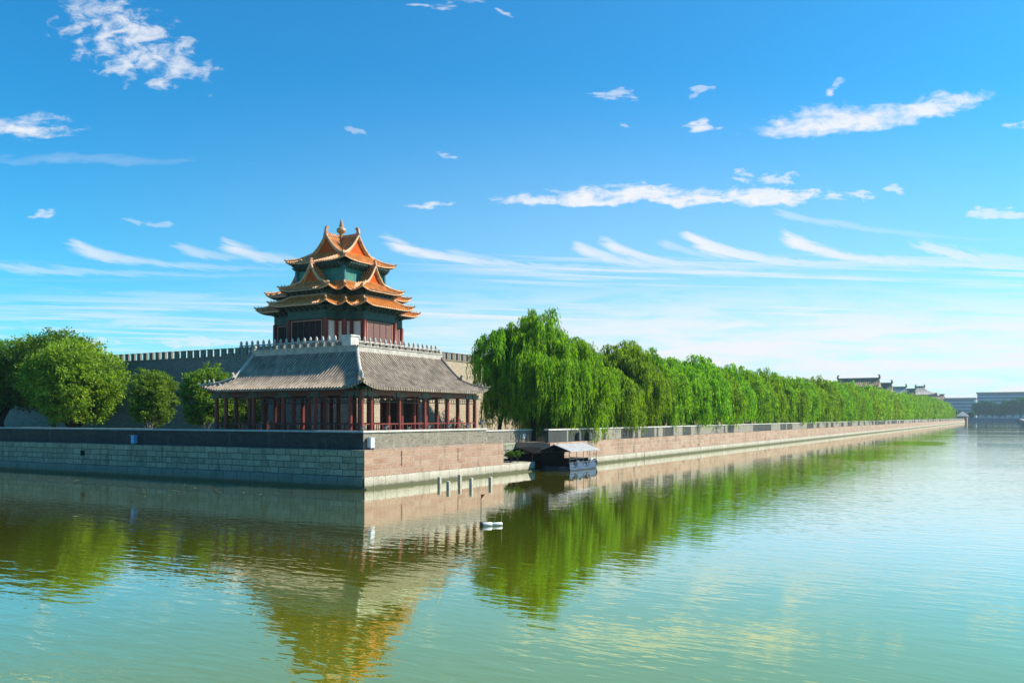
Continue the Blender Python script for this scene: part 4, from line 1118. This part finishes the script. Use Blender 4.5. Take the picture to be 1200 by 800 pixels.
for k in range(5):
    for yy in (Y0+.02, Y1-.05):
        xx = X0+.1+k*(X1-X0-.2)/4
        b = MB(); b.tube([(xx,yy,.3),(xx,yy,EZ-.0)], .035, 6); b.build('awning_post', M['grey_metal'], bt)
for yy in (Y0+.02, Y1-.05):
    b = MB(); b.tube([(X0+.1,yy,1.35),(X1-.1,yy,1.35)], .03, 6); b.tube([(X0+.1,yy,.9),(X1-.1,yy,.9)], .025, 6); b.build('side_rail', M['grey_metal'], bt)
for k in range(3):
    b = MB(); xx = X0+1.6+k*2.0; b.box(xx, xx+.9, Y0+.7, Y1-.4, .42, .85); b.box(xx+.75, xx+.85, Y0+.7, Y1-.4, .85, 1.25); b.build('bench', M['dark_wood'], bt)
tm = MB()
ring = [(0,.42),(.12,.52),(.3,.52),(.36,.42),(.3,.30),(.12,.30)]
n = 16; vs = []; fs = []
for k in range(n):
    a = 2*math.pi*k/n
    for w_, r_ in ring: vs.append((X1+1.35+math.cos(a)*r_, Y0+.7+w_, .52+math.sin(a)*r_))
for k in range(n):
    for j in range(6): fs.append((k*6+j, k*6+(j+1)%6, ((k+1)%n)*6+(j+1)%6, ((k+1)%n)*6+j))
tm.add(vs, fs, True); tm.build('fender_tyre', M['rubber'], bt)
b = MB(); b.box(X1+.7, X1+1.5, Y0+.8, Y0+1.4, .1, .5); b.build('stern_deck', M['rust'], bt)
# second dark roofed shed in the recess
sh = thing('dark_boat_shed', 'low black netted shed in the shade between the pink wall end and the awning boat', 'shed', (29.8, 2.5, 0))
b = MB()
for xx, yy in ((29.7,.4),(29.7,3.6),(32.7,.4),(32.7,3.6)): b.tube([(xx,yy,-.3),(xx,yy,1.9)], .05, 6)
b.build('frame', M['rust'], sh)
b = MB(); b.add([(29.4,0.1,1.9),(32.9,.1,1.9),(32.9,2,2.5),(29.4,2,2.5),(32.9,3.9,1.9),(29.4,3.9,1.9)], [(0,1,2,3),(3,2,4,5)]); b.add([(29.4,.1,1.82),(32.9,.1,1.82),(32.9,2,2.42),(29.4,2,2.42),(32.9,3.9,1.82),(29.4,3.9,1.82)], [(0,1,2,3),(3,2,4,5)]); b.build('roof', M['black'], sh)
b = MB(); b.box(29.65,29.75,.45,3.55,.15,1.85); b.box(29.8,32.6,.40,.46,.9,1.85); b.build('netting', M['black'], sh)
# marker float
fl_ = thing('marker_float', 'white cylindrical float with a red flag on an upright pole', 'float', (-15.5, -21.5, 0))
dirv = Vector((RT[0]*.97+FW[0]*.24, RT[1]*.97+FW[1]*.24, 0)).normalized()
o0 = Vector((-15.62, -21.35, .08))
cyl = lambda a, b_, r, n=12: MB().tube([tuple(o0+dirv*a), tuple(o0+dirv*(a+.03)), tuple(o0+dirv*(b_-.03)), tuple(o0+dirv*b_)], [r*.8, r, r, r*.8], n)
cyl(.10, .62, .13).build('body', M['float_white'], fl_); cyl(.62, 1.2, .11).build('body', M['float_white'], fl_)
cyl(-.06, .12, .16).build('end_weight', M['rubber'], fl_)
b = MB(); b.tube([tuple(o0+Vector((0,0,-.1))), tuple(o0+Vector((0.02,0,1.68)))], .022, 6); b.build('pole', M['grey_metal'], fl_)
p = o0+Vector((.02,0,1.66)); q = dirv
b = MB(); b.add([tuple(p), tuple(p+q*.22+Vector((0,0,.02))), tuple(p+Vector((0,0,-.26))), tuple(p+q*.07+Vector((.03,.05,-.12)))], [(0,1,3),(1,2,3),(2,0,3)]); b.build('flag', M['flag_red'], fl_)
b = MB(); b.tube([tuple(o0+dirv*1.16+Vector((0,0,0))), tuple(o0+dirv*1.16+Vector((0,0,.85)))], .012, 6); b.build('rear_rod', M['post_concrete'], fl_)
# mooring posts
for x, y, h, lab in ((6.09,-3.33,.77,'stubby stone post in the water, leftmost of the inner three'), (3.75,-5.89,.62,'lowest stubby stone post, leftmost of the outer two'),
                (8.33,-3.96,.86,'tallest stubby stone post, middle of the five in the water'), (6.18,-6.58,.78,'stubby stone post in the water, right-hand of the outer two'), (9.14,-6.68,.7,'stubby stone post in the water, rightmost of the five')):
    b = MB(); b.box(x-.13, x+.13, y-.13, y+.13, -1.2, h); b.add([(x-.13,y-.13,h),(x+.13,y-.13,h),(x+.13,y+.13,h),(x-.13,y+.13,h),(x,y,h+.06)], [(0,1,4),(1,2,4),(2,3,4),(3,0,4)])
    tag(b.build('mooring_post', M['post_concrete']), lab, 'post', 'stone posts in the water below the pink wall')
# electric cabinets
def cabinet(name, label, x, y, z, w, dth, h, m, legs=True):
    t = thing(name, label, 'cabinet', (x, y, z))
    b = MB(); b.box(x-w/2, x+w/2, y-dth/2, y+dth/2, z+.16, z+h); b.build('case', m, t)
    b = MB(); b.box(x-w/2-.04, x+w/2+.04, y-dth/2-.04, y+dth/2+.04, z+h, z+h+.06); b.build('lid', m, t)
    for sx in (-1, 1):
        b = MB(); b.box(x+sx*w*.35-.04, x+sx*w*.35+.04, y-dth/2, y+dth/2, z, z+.16); b.build('leg', M['grey_metal'], t)
    return t
c1 = cabinet('electric_cabinet', 'pale metal cabinet on the ledge at the corner, against the sunlit parapet', 1.35, .42, 3.24, .5, .4, .98, M['white_metal'])
b = MB(); b.box(1.2, 1.5, .205, .222, 3.6, 4.1); b.build('door', M['notice_white'], c1)
cabinet('electric_cabinet', 'blue metal cabinet on the ledge against the dark shaded parapet', .45, 30.4, 3.22, .42, .5, .9, M['blue_box'])
cabinet('electric_cabinet', 'grey box against the parapet behind the stern of the awning boat', 44.9, .45, 2.98, .9, .4, .95, M['grey_metal'])
cabinet('electric_cabinet', 'narrow grey box on the ledge just short of the larger one beyond the boat', 41.8, .45, 2.98, .45, .4, 1.0, M['grey_metal'])
# floodlights on the coping
def flood(x, y, label, s=1., stand=.0):
    t = thing('floodlight', label, 'lamp', (x, y, 4.846), 'floodlights on the sunlit parapet')
    b = MB(); b.box(x-.06*s, x+.06*s, y-.06*s, y+.06*s, 4.846, 4.846+.14*s+stand); b.build('bracket', M['grey_metal'], t)
    b = MB(); z = 4.846+.14*s+stand
    b.obox((x-.18*s, y+.1*s, z+.05*s), (x+.2*s, y+.02*s, z+.26*s), .36*s, .17*s); b.build('lamp_head', M['grey_metal'], t)
    b = MB(); b.obox((x+.2*s, y+.02*s, z+.26*s), (x+.222*s, y+.015*s, z+.272*s), .32*s, .15*s); b.build('glass', M['box_metal'], t)
for x, lab, s, st in ((1.0, 'floodlight on the corner of the parapet, above the pale cabinet', .8, 0), (4.15, 'second floodlight from the parapet corner', .9, 0), (7.4, 'third floodlight from the parapet corner, small and low', .6, 0),
                  (10.5, 'floodlight on the parapet midway along the gallery railing', .8, 0), (13.85, 'floodlight on the coping, third from the free end of the parapet', 1., 0), (17.2, 'floodlight on the coping, last before the tall one', 1., 0), (19.95, 'tallest floodlight, on a short stand at the free end of the parapet', 1.3, .22)):
    flood(x, .98, lab, s, st)

# fallen willow leaves adrift near the bank
rng = np.random.default_rng(9)
Pl = np.concatenate([np.stack([rng.uniform(20, 330, 260), -np.abs(rng.normal(0, 7, 260))-.8, np.full(260, .006)], 1),
                     np.stack([rng.normal(96, 5, 60), rng.normal(-9, 1.6, 60), np.full(60, .006)], 1),
                     np.stack([-np.abs(rng.normal(0, 9, 90))-.5, rng.uniform(2, 60, 90), np.full(90, .006)], 1)])
an = rng.uniform(0, 6.28, len(Pl)); Dl = np.stack([np.cos(an), np.sin(an), 0*an], 1); Sl = np.stack([-np.sin(an), np.cos(an), 0*an], 1)
M['adrift'] = mat('adrift', plain((.34,.33,.14), .7, .4, 1.))
lv = bpy.data.objects.new('floating_leaves', quads_mesh('floating_leaves', leaf_quads(Pl, Dl, Sl, rng.uniform(.15, .5, len(Pl)), rng.uniform(.06, .2, len(Pl))), M['adrift'])); C.objects.link(lv); lv['kind'] = 'stuff'
# ================================================================== HAZE
if HAZE:
    def hz(k): return None
    m = bpy.data.materials.new('air'); m.use_nodes = True
    for nd in list(m.node_tree.nodes): m.node_tree.nodes.remove(nd)
    k = NT(m.node_tree)
    v = k.n('ShaderNodeVolumePrincipled', {'Color': (.62, .86, 1., 1), 'Density': HAZE, 'Anisotropy': .3})
    k.n('ShaderNodeOutputMaterial', {'Volume': v.outputs[0]})
    b = MB(); b.box(-1600, 6600, -3100, 4100, -2.6, 64)
    b.build('haze', m, kind='stuff')
